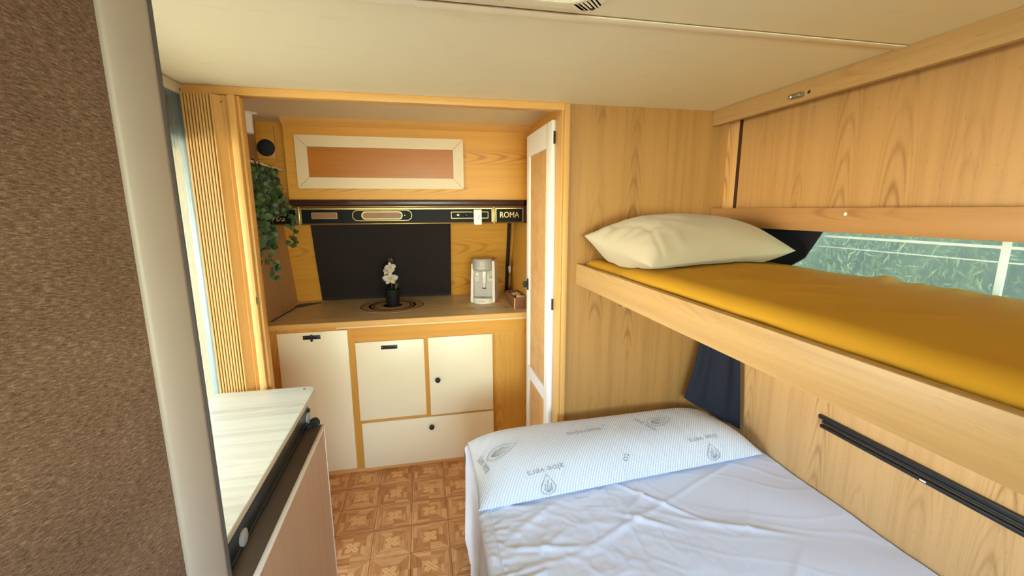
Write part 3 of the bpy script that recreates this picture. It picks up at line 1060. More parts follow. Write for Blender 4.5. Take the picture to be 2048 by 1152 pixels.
# lettering and symbols
def cyl_put(r, cx_, cy_, z0, sy=1.0):
    def f(u, v):
        a = -PI/2 + u / r
        return (cx_ + r * math.cos(a), cy_ + r * sy * math.sin(a), z0 + v)
    return f
tv = merge(text_mesh('T', .030, cyl_put(.0685, mx - .006, my + .085, WZ + .252, .95)), text_mesh('TASSIMO', .0125, cyl_put(.0690, mx - .006, my + .085, WZ + .228, .95)))
obj('lettering', tv, M['cm_body'], head)
tv = text_mesh('BOSCH', .013, cyl_put(.0775, mx, my + .075, WZ + .016, .078/.076))
obj('lettering', tv, M['print_dark'], tray)
obj('badge', Box(mx - .006, mx + .020, my + .0575, my + .0625, WZ + .088, WZ + .094), M['print_dark'], cm)
bm = bmesh.new()
prism(bm, [(mx - .047, WZ + .175), (mx - .030, WZ + .175), (mx - .038, WZ + .195)], XZ, my + .062, my + .066)
frame_prism(bm, rrect(mx - .050, mx - .026, WZ + .142, WZ + .162, .008), rrect(mx - .047, mx - .029, WZ + .145, WZ + .159, .006), XZ, my + .060, my + .066)
obj('symbol', bm, M['white_plastic'], cm)

# wooden tea box
tb = thing('tea_box', 'small brown wooden box of sachets beside the coffee machine', 'box', (.58, 2.64, WZ))
bm = bmesh.new()
bx0, bx1, by0, by1, bz = .537, .617, 2.480, 2.738, .068
box(bm, bx0, bx1, by0, by1, WZ, WZ + .006)
for a in ((bx0, bx0 + .005, by0, by1), (bx1 - .005, bx1, by0, by1), (bx0 + .005, bx1 - .005, by0, by0 + .005), (bx0 + .005, bx1 - .005, by1 - .005, by1), (bx0 + .005, bx1 - .005, by0 + .085, by0 + .089)):
    box(bm, *a, WZ + .006, WZ + bz)
obj('box', bm, M['brown_box'], tb)
bm = bmesh.new()
box(bm, bx0 - .001, bx0 + .006, by0 - .001, by0 + .006, WZ, WZ + bz + .001, .001)
obj('corner_edge', bm, M['trim_wood_z'], tb)
random.seed(5)
for k in range(5):
    y = by0 + .018 + k * .030 + (.02 if k > 1 else 0)
    s = bmesh.new()
    rot = Matrix.Rotation(random.uniform(-.35, .1), 3, 'X') @ Matrix.Rotation(random.uniform(-.2, .2), 3, 'Y')
    box(s, .552, .606, y, y + .003, WZ + .008, WZ + .066 + random.uniform(0, .012), .001, rot=rot, piv=(.579, y, WZ + .008))
    so = obj('sachet', s, M['teabag'], None, 40)
    tag(so, 'paper sachet standing in the brown wooden box', 'sachet', 'sachets in the wooden box')

# flat paddle on the worktop, handle along the left wall
bm = bmesh.new()
path = []
hd = [(-.814, 2.47), (-.808, 2.47), (-.772, 2.80), (-.745, 2.815), (-.700, 2.870), (-.650, 2.925), (-.652, 2.932), (-.700, 2.925), (-.755, 2.915), (-.785, 2.890), (-.792, 2.850), (-.786, 2.815), (-.784, 2.80)]
prism(bm, hd, XY, WZ, WZ + .004)
tag(obj('spatula', bm, M['paddle'], None), 'flat dark grey long-handled spatula lying along the left wall on the worktop', 'spatula')

# small white hook on the slanting strip
bm = bmesh.new()
lathe(bm, [(.003, -.026), (.007, -.018), (.009, .006), (.010, .018), (.006, .026)], (.602, 2.93, 1.065), 14, 'Z', 1, .6)
tag(obj('wall_hook', bm, M['white_plastic'], None, True), 'tiny white hook beside the slanting black strip', 'hook')

# white ceiling spot
cl = thing('ceiling_spotlight', 'white cylindrical spotlight on the kitchen ceiling above the plant', 'light', (-.785, 2.33, 1.935))
bm = bmesh.new()
lathe(bm, [(.026, 1.838), (.029, 1.840), (.030, 1.845), (.030, 1.928)], (-.785, 2.33, 0), 28)
obj('lamp_housing', bm, M['white_plastic'], cl, 40)
bm = bmesh.new()
lathe(bm, [(.030, 1.927), (.032, 1.929), (.034, 1.935)], (-.785, 2.33, 0), 28)
box(bm, -.77, -.735, 2.325, 2.345, 1.926, 1.935, .003)
obj('base', bm, M['white_plastic'], cl, 40)

# ------------------------------------------------------------------ trailing plant
hp = thing('trailing_plant', 'dark green trailing plant hanging from the left kitchen shelf', 'plant', (-.73, 2.2, 1.68))
random.seed(21)
bs, bl = bmesh.new(), bmesh.new()
def vine_leaf(bm, p, d, s):
    d = d.normalized()
    side = d.cross(Vector((random.uniform(-.3, .3), -1, random.uniform(-.2, .4)))).normalized()
    nrm = side.cross(d).normalized()
    outline = [(0, 0), (.30, .42), (.62, .46), (1.0, .0), (.62, -.46), (.30, -.42)]
    vs = [bm.verts.new(p + d * (a * s) + side * (b * s) + nrm * (-.18 * s * abs(b) - .1 * s * a * a)) for a, b in outline]
    mid = bm.verts.new(p + d * .55 * s)
    for k in range(6):
        bm.faces.new((vs[k], vs[(k+1) % 6], mid))
for k in range(17):
    t = k / 16
    y = 1.93 + .36 * ((k * 7) % 17) / 16
    x = -.682 + random.uniform(-.03, .015)
    L = random.choice((.16, .22, .30, .36)) if k % 5 else .46
    pts = [Vector((-.70, y + .05, 1.692)), Vector((x, y, 1.690))]
    p = Vector((x + .012, y, 1.67))
    while 1.68 - p.z < L:
        pts.append(p.copy())
        p = p + Vector((random.uniform(-.010, .012), random.uniform(-.016, .016), -.028))
    tube(bs, [tuple(q) for q in pts], .0018, 5)
    for i, q in enumerate(pts[2:]):
        for _ in range(3):
            d = Vector((random.uniform(-.9, .7), random.uniform(-1.0, .4), random.uniform(-1.0, -.05)))
            vine_leaf(bl, q + d * .012, d, random.uniform(.022, .036))
obj('stems', bs, M['stem'], hp, True)
obj('foliage', bl, M['vine'], hp)

# ------------------------------------------------------------------ accordion folding door
acc = thing('folding_door', 'pushed-back wooden accordion door at the left of the kitchen opening', 'door', (-.68, YB, FZ))
pl = []
x = -.763
k = 0
while x < -.672:
    pl.append((x, YB - .046 if k % 2 else YB - .022))
    x += .0062 if k % 2 == 0 else .0032
    k += 1
pl += [(-.668, YB - .040), (-.646, YB - .022), (-.641, YB - .030), (-.622, YB - .012)]
bm = bmesh.new()
a = [(p, q) for p, q in pl]
th = .003
for (p0, q0), (p1, q1) in zip(a, a[1:]):
    d = Vector((p1 - p0, q1 - q0)).normalized()
    nx, ny = -d.y * th, d.x * th
    prism(bm, [(p0, q0), (p1, q1), (p1 + nx, q1 + ny), (p0 + nx, q0 + ny)], XY, FZ + .01, 1.866)
obj('pleats', bm, M['trim_wood_z'], acc)
bm = bmesh.new()
box(bm, -.624, -.600, YB - .045, YB + .012, FZ + .008, 1.866, .004)
box(bm, -.600, -.590, YB - .030, YB + .012, FZ + .008, 1.866, .003)
pst = obj('lead_post', bm, M['trim_wood_z'], acc, 40)
bm = bmesh.new()
box(bm, -.603, -.5985, YB - .0462, YB - .0445, 1.140, 1.168, .0008)
obj('catch', bm, M['black_metal'], pst)
bm = bmesh.new()
lathe(bm, [(.003, 0), (.002, -.002)], (-.650, YB - .024, 1.845), 8, 'Y')
obj('screw', bm, M['black_metal'], acc)

# ------------------------------------------------------------------ pleated fly screen in the entrance
fs = thing('fly_screen', 'grey pleated fly screen in the bright entrance doorway', 'screen', (-.79, 1.5, FZ))
obj('cassette', Box(-.818, -.766, .87, 1.735, 1.864, 1.898, .002), M['cassette'], fs, 40)
bm = bmesh.new()
lathe(bm, [(.004, 0), (.003, .0015)], (-.766, 1.715, 1.878), 10, 'X')
obj('screw', bm, M['black'], fs)
ys, xs = [], []
y = 1.22
k = 0
while y < 1.715:
    ys.append((-.781 if k % 2 else -.770, y))
    y += .0085
    k += 1
bm = bmesh.new()
top = [bm.verts.new((p, q, 1.864)) for p, q in ys]
bot = [bm.verts.new((p, q, FZ + .02)) for p, q in ys]
for k in range(len(ys) - 1):
    bm.faces.new((bot[k], bot[k+1], top[k+1], top[k]))
obj('pleated_mesh', bm, M['screen'], fs)
bm = bmesh.new()
box(bm, -.790, -.766, 1.715, 1.735, FZ, 1.864, .002)
obj('side_rail', bm, M['grey_rail'], fs, 40)
obj('end_bar', Box(-.790, -.766, 1.205, 1.22, FZ, 1.864, .002), M['grey_rail'], fs, 40)
obj('bottom_rail', Box(-.790, -.766, .87, 1.735, FZ, FZ + .02), M['grey_rail'], fs)

# ------------------------------------------------------------------ side cabinet and flip table behind the partition
sc_ = thing('side_cabinet', 'pale beech cabinet with a dark top under the flip table', 'cabinet', (-.55, 1.17, FZ))
CX, CZ = -.361, .742
obj('body', Box(-.735, CX - .012, .845, 1.492, FZ, CZ - .018), M['cab_face'], sc_)
obj('top', Box(-.735, CX - .006, .842, 1.497, CZ - .018, CZ, .002), M['umber_top'], sc_, 40)
fr_ = obj('front_panel', Box(CX - .012, CX, .845, 1.497, FZ + .005, CZ - .012), M['cab_face'], sc_)
bm = bmesh.new()
box(bm, CX - .006, CX + .003, .842, 1.500, CZ - .013, CZ + .001, .002)
box(bm, CX - .012, CX + .0012, 1.493, 1.501, FZ, CZ - .013, .001)
obj('edge_trim', bm, M['edge_white'], sc_, 40)
bm = bmesh.new()
lathe(bm, [(.006, 0), (.006, .006), (.016, .009), (.017, .022), (.011, .030), (.004, .031)], (-.386, 1.484, CZ), 6)
box(bm, -.412, -.395, 1.474, 1.494, CZ, CZ + .012, .002)
obj('clamp_knob', bm, M['black'], sc_)

ft = thing('flip_table', 'pale wood-look flip table top on a black steel rail', 'table', (-.58, 1.25, CZ))
bm = bmesh.new()
r = .035
poly = [(-.755, .868), (-.416, .868)]
poly += [(-.416 - r + r * math.cos(math.radians(d)), 1.663 - r + r * math.sin(math.radians(d))) for d in range(0, 91, 10)]
poly += [(-.755, 1.663)]
prism(bm, poly, XY, .8055, .8205)
top_ = obj('table_top', bm, M['table_top'], ft)
bm = bmesh.new()
edge_pts = [(x + (.0012 if x > -.45 else 0), y + (.0012 if y > 1.64 else 0)) for x, y in poly[1:-1]]
e2 = [(x + .002, y) if y < 1.63 else (x + .0014, y + .0014) for x, y in poly[1:-1]]
for p, q, a, b in zip(poly[1:-1], poly[2:-1], e2, e2[1:]):
    vs = [bm.verts.new((u[0], u[1], z)) for z in (.8052, .8200) for u in (p, q, b, a)]
    for f in ((0, 1, 2, 3), (7, 6, 5, 4), (3, 2, 6, 7), (0, 4, 5, 1), (1, 5, 6, 2), (0, 3, 7, 4)):
        bm.faces.new([vs[i] for i in f])
obj('edging', bm, M['table_edge'], top_)
bm = bmesh.new()
lathe(bm, [(.0045, 0), (.0035, .001)], (-.452, 1.640, .8205), 12)
obj('screw', bm, M['black'], top_)
bm = bmesh.new()
box(bm, -.446, -.4125, .868, 1.520, CZ, .8055, .002)
rail = obj('support_rail', bm, M['black_metal'], ft, 40)
bm = bmesh.new()
tube(bm, [(-.412, .868, .758), (-.412, 1.50, .758)], .004, 8)
obj('bead', bm, M['black_metal'], rail, True)
for y, z in ((1.498, .770), (.935, .770)):
    bm = bmesh.new()
    lathe(bm, [(.019, 0), (.019, .004), (.015, .006)], (-.4125, y, z), 24, 'X')
    obj('end_cap', bm, M['grey_cap'], rail, 40, label='round grey cap')
bm = bmesh.new()
tube(bm, [(-.430, 1.520, .788), (-.408, 1.520, .788)], .007, 10)
box(bm, -.44, -.424, 1.520, 1.532, CZ + .01, .8055, .001)
obj('pivot_bolt', bm, M['black'], rail, 40)

# ------------------------------------------------------------------ lower bed
BX0, BX1, BY0, BY1, BZ = .150, 1.392, -.55, 1.738, .455
bed = thing('bed', 'double bed with a crumpled white fitted sheet beside the right wall', 'bed', (.77, .6, FZ))
obj('base', Box(.185, 1.38, BY0 + .02, BY1 - .02, FZ, .20), M['cab_face'], bed)
random.seed(2)
FOLDS = []
for _ in range(26):
    x0, y0 = random.uniform(.2, 1.05), random.uniform(.35, 1.35)
    a = random.choice((random.gauss(-.6, .25), random.gauss(.9, .2), random.gauss(.15, .3)))
    FOLDS.append((x0, y0, math.cos(a), math.sin(a), random.uniform(.05, .20), random.uniform(.006, .013), random.uniform(.004, .009)))
def bed_z(x, y):
    z = BZ - .012 * sstep(.9, 0, x - .2) * 0
    z += .005 * nz(x * 3.1, y * 3.1, 4)
    left = sstep(1.15, .25, x)
    z += .0045 * left * nz(x * 9, y * 9, 2)
    wx, wy = x + .05 * nz(x * 4, y * 4, 11), y + .05 * nz(x * 4, y * 4, 23)
    z += .0032 * left * max(0, 1 - abs(nz(wx * 9 + wy * 5, wy * 9 - wx * 4, 7)) * 7)
    z += .0022 * left * max(0, 1 - abs(nz(wx * 17 - wy * 11, wy * 17 + wx * 8, 17)) * 5)
    z += .0014 * max(0, 1 - abs(nz(wx * 5 + wy * 9, wy * 3, 31)) * 7)
    for x0, y0, c, s, L, w, h in FOLDS:
        dx, dy = x - x0, y - y0
        u, v = dx * c + dy * s, -dx * s + dy * c
        if abs(u) < L * 2 and abs(v) < w * 4:
            z += h * math.exp(-(u / L) ** 2 - (v / w) ** 2)
    # gathers running in from the seam
    z += .0022 * math.exp(-max(0, x - .19) / .05) * math.sin(y * 210 + 3 * nz(y * 10, 2)) * sstep(.185, .20, x)
    # long tension ridge
    d = (x - .20) * .80 + (y - 1.28) * .60
    e = -(x - .20) * .60 + (y - 1.28) * .80 + .05 * (x - .2)
    z += .006 * math.exp(-(e / .012) ** 2) * sstep(-.02, .1, d) * sstep(.75, .4, d)
    # long faint folds near the wall
    z += .0025 * math.sin(18 * (y + .55 * x)) * sstep(.8, 1.2, x)
    return z
prof = []
for k in range(15):      # hem up to the edge
    t = k / 14
    prof.append(('s', t))
for k in range(7):
    prof.append(('c', k / 6))
NX = 190
for k in range(1, NX + 1):
    prof.append(('t', k / NX))
NY = 330
RC = .022
V = []
for i in range(NY + 1):
    y = lerp(BY0, BY1, (i / NY))
    for kind, t in prof:
        if kind == 's':
            z = lerp(.025, BZ - RC, t)
            fl = (1 - t)
            x = BX0 - .010 * fl - .014 * fl * nz(y * 7, 3.3) - .006 * nz(y * 14, z * 4, 5) - .02 * fl * sstep(1.6, 1.0, y) * .6
            if y > BY1 - .05:
                x += .02 * sstep(BY1 - .05, BY1, y)
        elif kind == 'c':
            a = PI - t * PI / 2
            zz = bed_z(BX0 + RC, y)
            x = BX0 + RC + RC * math.cos(a) - .004 * nz(y * 14, .4, 5) * (1 - t)
            z = zz - RC + RC * math.sin(a)
        else:
            x = lerp(BX0 + RC, BX1, t)
            z = bed_z(x, y)
        V.append(Vector((x, y, z)))
F = []
n = len(prof)
for i in range(NY):
    for j in range(n - 1):
        a = i * n + j
        F.append((a, a + 1, a + n + 1, a + n))
# head end closed
base_i = NY * n
lo = len(V)
for j in range(n):
    p = V[base_i + j]
    V.append(Vector((p.x, p.y, .02)))
for j in range(n - 1):
    F.append((base_i + j, base_i + j + 1, lo + j + 1, lo + j))
obj('fitted_sheet', (V, F), M['sheet_white'], bed, True)
bm = bmesh.new()
tube(bm, [(.192 + .003 * nz(y * 5, 1), y, bed_z(.192, y) + .0005) for y in [BY0 + .03 + k * .02 for k in range(int((BY1 - BY0 - .06) / .02))]], .0022, 6)
obj('piping', bm, M['sheet_white'], bed, True)

# ------------------------------------------------------------------ long ribbed pillow
C_FL, C_FR, C_BR, C_BL = Vector((.152, 1.292, 0)), Vector((1.368, 1.385, 0)), Vector((1.310, 1.715, 0)), Vector((.158, 1.700, 0))
BH = .118
def bol(u, v, side=1):
    """u along the pillow, v from the front seam (-1) to the back seam (1)"""
    ku = (u + 1) / 2
    pinch = .018 * (1 - u * u) if False else 0
    vv = v * (1 - .02 * (1 - abs(u)) + .0)
    uu = u * (1 - .022 * (1 - v * v))
    a, b = (uu + 1) / 2, (vv + 1) / 2
    p = (C_FL * (1 - a) + C_FR * a) * (1 - b) + (C_BL * (1 - a) + C_BR * a) * b
    hu = (1 - abs(u) ** 7) ** .55
    hv = (1 - abs(v) ** 2.6) ** .62
    h = BH * hu * hv
    h += .004 * nz(p.x * 6, p.y * 6, 9) * hu * hv
    base = BZ + .014 + .022 * sstep(0.2, 1, v)
    if side > 0:
        z = base + h
    else:
        z = base - .010 * hu * hv
    return Vector((p.x, p.y, z))
nu, nv = 120, 40
cosd = lambda t: -math.cos(PI * t)
tv_, tf_ = grid(lambda i, j: bol(2 * i - 1 if 0.04 < i < .96 else 2 * i - 1, cosd(j)), nu, nv)
bv_, bf_ = grid(lambda i, j: bol(2 * i - 1, cosd(j), -1), nu, nv, True)
bm = bmesh.new()
for vs, fs_ in ((tv_, tf_), (bv_, bf_)):
    w = [bm.verts.new(p) for p in vs]
    for f in fs_:
        bm.faces.new([w[i] for i in f])
bmesh.ops.remove_doubles(bm, verts=bm.verts[:], dist=.0006)
bp = thing('long_pillow', 'long white ribbed pillow with grey aloe print across the head of the bed', 'pillow', (.75, 1.5, BZ))
cover_o = obj('pillow_cover', bm, M['bolster'], bp, True)
def on_bol(cu, cv, ang, sc=1.0):
    """print lying on the pillow: centre (cu, cv), turned by ang in the pillow plane"""
    ca, sa = math.cos(ang), math.sin(ang)
    LU, LV = 1.22 / 2, .37 / 2
    def put(u, v):
        x, y = (u * ca - v * sa) * sc, (u * sa + v * ca) * sc
        uu = max(-.985, min(.985, cu + x / LU))
        vv = math.sin(max(-1.45, min(1.45, math.asin(cv) + y / .205)))
        p = bol(uu, vv)
        e = .004
        du = bol(min(.99, uu + e), vv) - bol(max(-.99, uu - e), vv)
        dv = bol(uu, min(.99, vv + e)) - bol(uu, max(-.99, vv - e))
        nn = du.cross(dv).normalized()
        return p + nn * .0014
    return put
def leaf_print(put, s):
    """outlined drop-shaped leaf with blades inside, tip towards +u"""
    V, F = [], []
    def stroke(pts, w):
        for i in range(len(pts) - 1):
            a, b = Vector(pts[i]), Vector(pts[i + 1])
            d = (b - a)
            if d.length < 1e-6:
                continue
            nn = Vector((-d.y, d.x)).normalized() * w
            k = len(V)
            for q in (a - nn, b - nn, b + nn, a + nn):
                V.append(put(q.x, q.y))
            F.append((k, k+1, k+2, k+3))
    up, dn = [], []
    for i in range(19):
        t = i / 18
        x = -.5 + t
        hgt = .33 * math.sin(PI * min(1, t ** .75)) ** .8 * (1 - .25 * t)
        up.append((x * s, hgt * s))
        dn.append((x * s, -hgt * s + .05 * t * s))
    stroke(up, .0010)
    stroke(dn, .0010)
    stroke([(p[0] * .92 - .006 * s, p[1] * .90) for p in up[:15]], .0006)
    stroke([(p[0] * .92 - .006 * s, p[1] * .90) for p in dn[:15]], .0006)
    for ang, ln in ((0, .62), (.42, .50), (-.42, .50), (.85, .34), (-.85, .34)):
        a = [(-.36 * s + ln * s * t * math.cos(ang), ln * s * t * math.sin(ang) * .6 + .05 * s * math.sin(PI * t) * (1 if ang >= 0 else -1)) for t in [k / 8 for k in range(9)]]
        b = [(-.36 * s + ln * s * t * math.cos(ang), ln * s * t * math.sin(ang) * .6 - .02 * s * math.sin(PI * t)) for t in [k / 8 for k in range(9)]]
        stroke(a, .0013)
        stroke(b, .0009)
    return V, F
R_ = math.radians
obj('print', text_mesh('todocama', .040, on_bol(-.22, .03, R_(2))), M['print_grey'], cover_o)
obj('print', text_mesh('®', .018, on_bol(-.05, .14, R_(2))), M['print_grey'], cover_o)
obj('print', leaf_print(on_bol(.38, -.02, R_(8)), .13), M['print_grey'], cover_o)
obj('print', text_mesh('aloe vera', .034, on_bol(.25, -.05, R_(-72))), M['print_grey'], cover_o)
obj('print', leaf_print(on_bol(-.82, -.10, R_(10)), .13), M['print_grey'], cover_o)
obj('print', text_mesh('aloe vera', .034, on_bol(-.945, -.16, R_(-80))), M['print_grey'], cover_o)
obj('print', text_mesh('aloe vera', .040, on_bol(-.58, -.76, R_(184))), M['print_grey'], cover_o)
obj('print', leaf_print(on_bol(-.575, -.935, R_(90)), .10), M['print_grey'], cover_o)
obj('print', text_mesh('aloe vera', .040, on_bol(.58, -.70, R_(184))), M['print_grey'], cover_o)
obj('print', leaf_print(on_bol(.60, -.925, R_(90)), .10), M['print_grey'], cover_o)
obj('print', text_mesh('to', .046, on_bol(-.03, -.80, R_(-118))), M['print_grey'], cover_o)

# ------------------------------------------------------------------ upper bunk
bunk = thing('bunk_bed', 'upper bunk shelf with a pale beech front rail above the white bed', 'bunk', (1.0, .6, 1.16))
obj('front_rail', Box(.653, .675, -.9, YB, 1.160, 1.249, .002), M['beech_y'], bunk, 40)
obj('base_board', Box(.675, 1.345, -.9, YB, 1.165, 1.183), M['beam_y'], bunk)
bm = bmesh.new()
box(bm, .655, .667, 1.302, 1.328, 1.153, 1.160, .001)
obj('catch_plate', bm, M['metal'], bunk)

random.seed(9)
def bm_top(x, y):
    t = (x - .69) / (1.34 - .69)
    z = lerp(1.280, 1.290, sstep(0, .35, t)) - .016 * sstep(.6, 1.0, t)
    z -= .022 * sstep(1.15, 1.55, y) * sstep(.5, 0, t)     # sags towards the head at the front
    z += .004 * nz(x * 4, y * 4, 3)
    # sheet folds by the window
    for y0, sl, h, w, x0 in ((.99, .60, .011, .028, 1.14), (.90, .60, .003, .012, 1.0), (.82, .55, .0025, .012, .98), (.74, .55, .003, .014, 1.0), (.62, .5, .003, .014, .96), (.50, .45, .0025, .014, 1.0)):
        v = (y - y0) - sl * (x - 1.34)
        z += h * math.exp(-(v / w) ** 2) * sstep(x0 - .1, 1.32, x)
    z += .0012 * math.sin(70 * (y - .45 * x) + 5 * nz(x * 3, y * 2)) * sstep(.98, 1.25, x) * sstep(1.2, .9, y)
    z += .007 * max(0, 1 - abs(nz(x * 14 + y * 5, y * 6 - x * 3, 8)) * 5) * sstep(1.1, 1.6, y) * sstep(1.0, .74, x)
    z += .0022 * max(0, 1 - abs(nz(x * 3 + y * 6, y * 2 + x * 4, 14)) * 6) * sstep(.75, .9, x)
    return z
RX = .060
prof = []
MX0, MX1 = .684, 1.342
V = []
NYm, NT_ = 190, 84
for i in range(NYm + 1):
    y = lerp(-.85, 1.735, i / NYm)
    row = []
    zt = bm_top(MX0 + RX, y)
    for k in range(6):      # side, from below up
        row.append((MX0 + .004 + .006 * nz(y * 9, k * .3, 2), lerp(1.184, zt - .035, k / 5)))
    for k in range(1, 8):
        a = PI - (k / 8) * PI / 2
        row.append((MX0 + RX + (RX - .003) * math.cos(a), zt - .035 + .035 * math.sin(a)))
    for k in range(NT_ + 1):
        x = lerp(MX0 + RX, MX1 - .02, k / NT_)
        row.append((x, bm_top(x, y)))
    zb = bm_top(MX1 - .02, y)
    for k in range(1, 5):
        a = PI / 2 - (k / 4) * PI / 2
        row.append((MX1 - .02 + .02 * math.cos(a), zb - .02 + .02 * math.sin(a)))
    row.append((MX1, 1.184))
    n = len(row)
    V += [Vector((x, y, z)) for x, z in row]
F = []
for i in range(NYm):
    for j in range(n - 1):
        a = i * n + j
        F.append((a, a + 1, a + n + 1, a + n))
F.append(tuple(range(n)))
F.append(tuple(reversed(range(NYm * n, NYm * n + n))))
tag(obj('bunk_mattress', (V, F), M['mustard'], None, True), 'thin mattress in a mustard yellow sheet on the upper bunk', 'mattress')

# bunk pillow
pc = {'L': Vector((.665, 1.690, 0)), 'F': Vector((.705, 1.215, 0)), 'R': Vector((1.325, 1.300, 0)), 'B': Vector((1.285, 1.722, 0))}
PH = .150
def pil(u, v, side=1):
    uu = u * (1 - .05 * (1 - v * v))
    vv = v * (1 - .05 * (1 - u * u))
    a, b = (uu + 1) / 2, (vv + 1) / 2      # a: left->right, b: front->back
    p = (pc['F'] * (1 - a) + pc['R'] * a) * (1 - b) + (pc['L'] * (1 - a) + pc['B'] * a) * b
    s = max(0, 1 - abs(u) ** 2.6) ** .54 * max(0, 1 - abs(v) ** 2.4) ** .54
    wr = 0
    if side > 0:
        wr = .006 * nz(p.x * 9, p.y * 9, 3) + .009 * (1 - 2 * abs(nz(p.x * 13 + p.y * 8, p.y * 12, 6))) * sstep(.1, -.6, u) - .006 * math.exp(-((u + .80 + .04 * math.sin(v * 5)) / .025) ** 2)
    seat = bm_top(min(1.3, max(.74, p.x)), p.y) + .004
    if p.x < .74:
        seat += .020 * sstep(.74, .66, p.x)
    edge = (1.298 * (1 - a) + 1.330 * a) * (1 - b) + (1.372 * (1 - a) + 1.370 * a) * b
    ctr = 1.452 + .015 * b
    z = lerp(edge, ctr, s) + wr * min(1, s * 3) if side > 0 else lerp(edge, seat, min(1, s * 2.0))
    return Vector((p.x, p.y, z))
bm = bmesh.new()
for side, fl in ((1, False), (-1, True)):
    vs, fs_ = grid(lambda i, j: pil(cosd(i), cosd(j), side), 70, 60, fl)
    w = [bm.verts.new(p) for p in vs]
    for f in fs_:
        bm.faces.new([w[i] for i in f])
bmesh.ops.remove_doubles(bm, verts=bm.verts[:], dist=.0005)
bpil = thing('bunk_pillow', 'cream pillow lying at the head of the mustard upper bunk', 'pillow', (1.0, 1.5, 1.29))
pco = obj('pillowcase', bm, M['linen'], bpil, True)
bm = bmesh.new()
pts = [pil(u, -1 + .0) for u in [-.98 + .0392 * k for k in range(51)]]
bm.free()

# folded-up bunk on the right wall
fb = thing('folded_bunk', 'folded-up beech bunk panel with a heavy front beam above the window', 'bunk', (1.33, .5, 1.405))
obj('panel', Box(1.350, 1.372, -.9, 1.655, 1.465, 1.895), M['panel_v'], fb)
bm = bmesh.new()
box(bm, 1.290, 1.314, -.9, 1.741, 1.405, 1.483, .002)
beam = obj('beam', bm, M['beam_y'], fb, 40)
obj('ledge', Box(1.314, 1.398, -.9, 1.64, 1.446, 1.464), M['beam_y'], fb)
bm = bmesh.new()
lathe(bm, [(.0055, 0), (.0045, -.0015), (.002, -.002)], (1.290, 1.102, 1.463), 14, 'X')
obj('screw_cap', bm, M['white_plastic'], beam, label='small white screw cap')

lt = thing('bunk_catch', 'small metal turn catch on the beech crown board', 'catch', (1.262, 1.30, 1.855))
bm = bmesh.new()
prism(bm, rrect(1.278, 1.332, 1.846, 1.864, .008), YZ, 1.257, 1.265)
obj('plate', bm, M['metal'], lt)
bm = bmesh.new()
lathe(bm, [(.008, 0), (.008, -.008), (.004, -.010)], (1.257, 1.322, 1.855), 12, 'X')
box(bm, 1.250, 1.257, 1.285, 1.316, 1.850, 1.860, .002)
obj('bolt', bm, M['metal'], lt, 40)
bm = bmesh.new()
lathe(bm, [(.006, 0), (.005, -.001)], (1.265, 1.262, 1.857), 12, 'X')
obj('bolt_hole', bm, M['dark_brown'], lt)

# ------------------------------------------------------------------ side window, curtain, rails
bm = bmesh.new()
frame_prism(bm, rrect(-.45, 1.62, 1.11, 1.46, .06), rrect(-.425, 1.595, 1.135, 1.440, .05), YZ, XR + .005, XR + .030)
wn = struct('window_1', bm, M['window_frame'], 'long low side window beside the upper bunk', 'window', 40)
obj('pane', Box(XR + .015, XR + .018, -.43, 1.60, 1.13, 1.445), M['pane'], wn)
bm = bmesh.new()
for z, h in ((1.398, .004), (1.380, .007), (1.345, .003)):
    box(bm, XR + .008, XR + .0145, -.43, 1.60, z, z + h)
obj('glazing_bar', bm, M['acrylic_bar'], wn)
obj('glazing_bar', Box(XR + .006, XR + .0145, .772, .786, 1.13, 1.445), M['acrylic_bar'], wn)
bm = bmesh.new()
frame_prism(bm, [(-.45, .85), (1.25, .85), (1.25, 1.70), (-.45, 1.70)], [(-.41, .89), (1.21, .89), (1.21, 1.66), (-.41, 1.66)], XZ, -1.745, -1.715)
wn2 = struct('window_2', bm, M['window_frame'], 'wide window in the wall behind the camera', 'window')
obj('pane', Box(-.42, 1.22, -1.735, -1.731, .88, 1.67), M['clear_pane'], wn2)

def curt(s, t):
    """s from the bulkhead side out, t from the top down"""
    keys = [  # t, inner(x,y,z), outer(x,y,z)
        (0.00, (1.392, 1.715, 1.440), (1.392, 1.235, 1.440)),
        (0.16, (1.388, 1.715, 1.30), (1.388, 1.315, 1.30)),
        (0.30, (1.378, 1.715, 1.17), (1.380, 1.52, 1.17)),
        (0.42, (1.350, 1.712, 1.06), (1.378, 1.575, 1.05)),
        (0.62, (1.262, 1.700, .870), (1.380, 1.580, .83)),
        (0.80, (1.225, 1.692, .720), (1.382, 1.562, .66)),
        (1.00, (1.190, 1.690, .605), (1.384, 1.545, .495)),
    ]
    for a, b in zip(keys, keys[1:]):
        if t <= b[0] + 1e-9:
            k = (t - a[0]) / (b[0] - a[0])
            k = k * k * (3 - 2 * k) * .4 + k * .6
            I = Vector(a[1]).lerp(Vector(b[1]), k)
            O = Vector(a[2]).lerp(Vector(b[2]), k)
            break
    p = I.lerp(O, s)
    amp = .004 + .012 * sstep(.45, .7, t) - .006 * sstep(.8, 1, t)
    if .25 < t < .45:
        amp = .004
    w = math.sin(s * PI * 4 + .8 * nz(s * 2, t * 2)) + .25 * math.sin(s * PI * 9)
    d = (O - I)
    nn = Vector((-d.y, d.x, 0)).normalized()
    if nn.x > 0:
        nn = -nn
    p += nn * amp * (w * .6 + .7) + Vector((0, 0, -.02 * s * sstep(.8, 1, t) * (1 - s)))
    p.x = min(p.x, 1.396)
    p.y = min(p.y, 1.738)
    return p
vs, fs_ = grid(curt, 60, 90)
cu_o = obj('window_curtain', (vs, fs_), M['navy'], None, True)
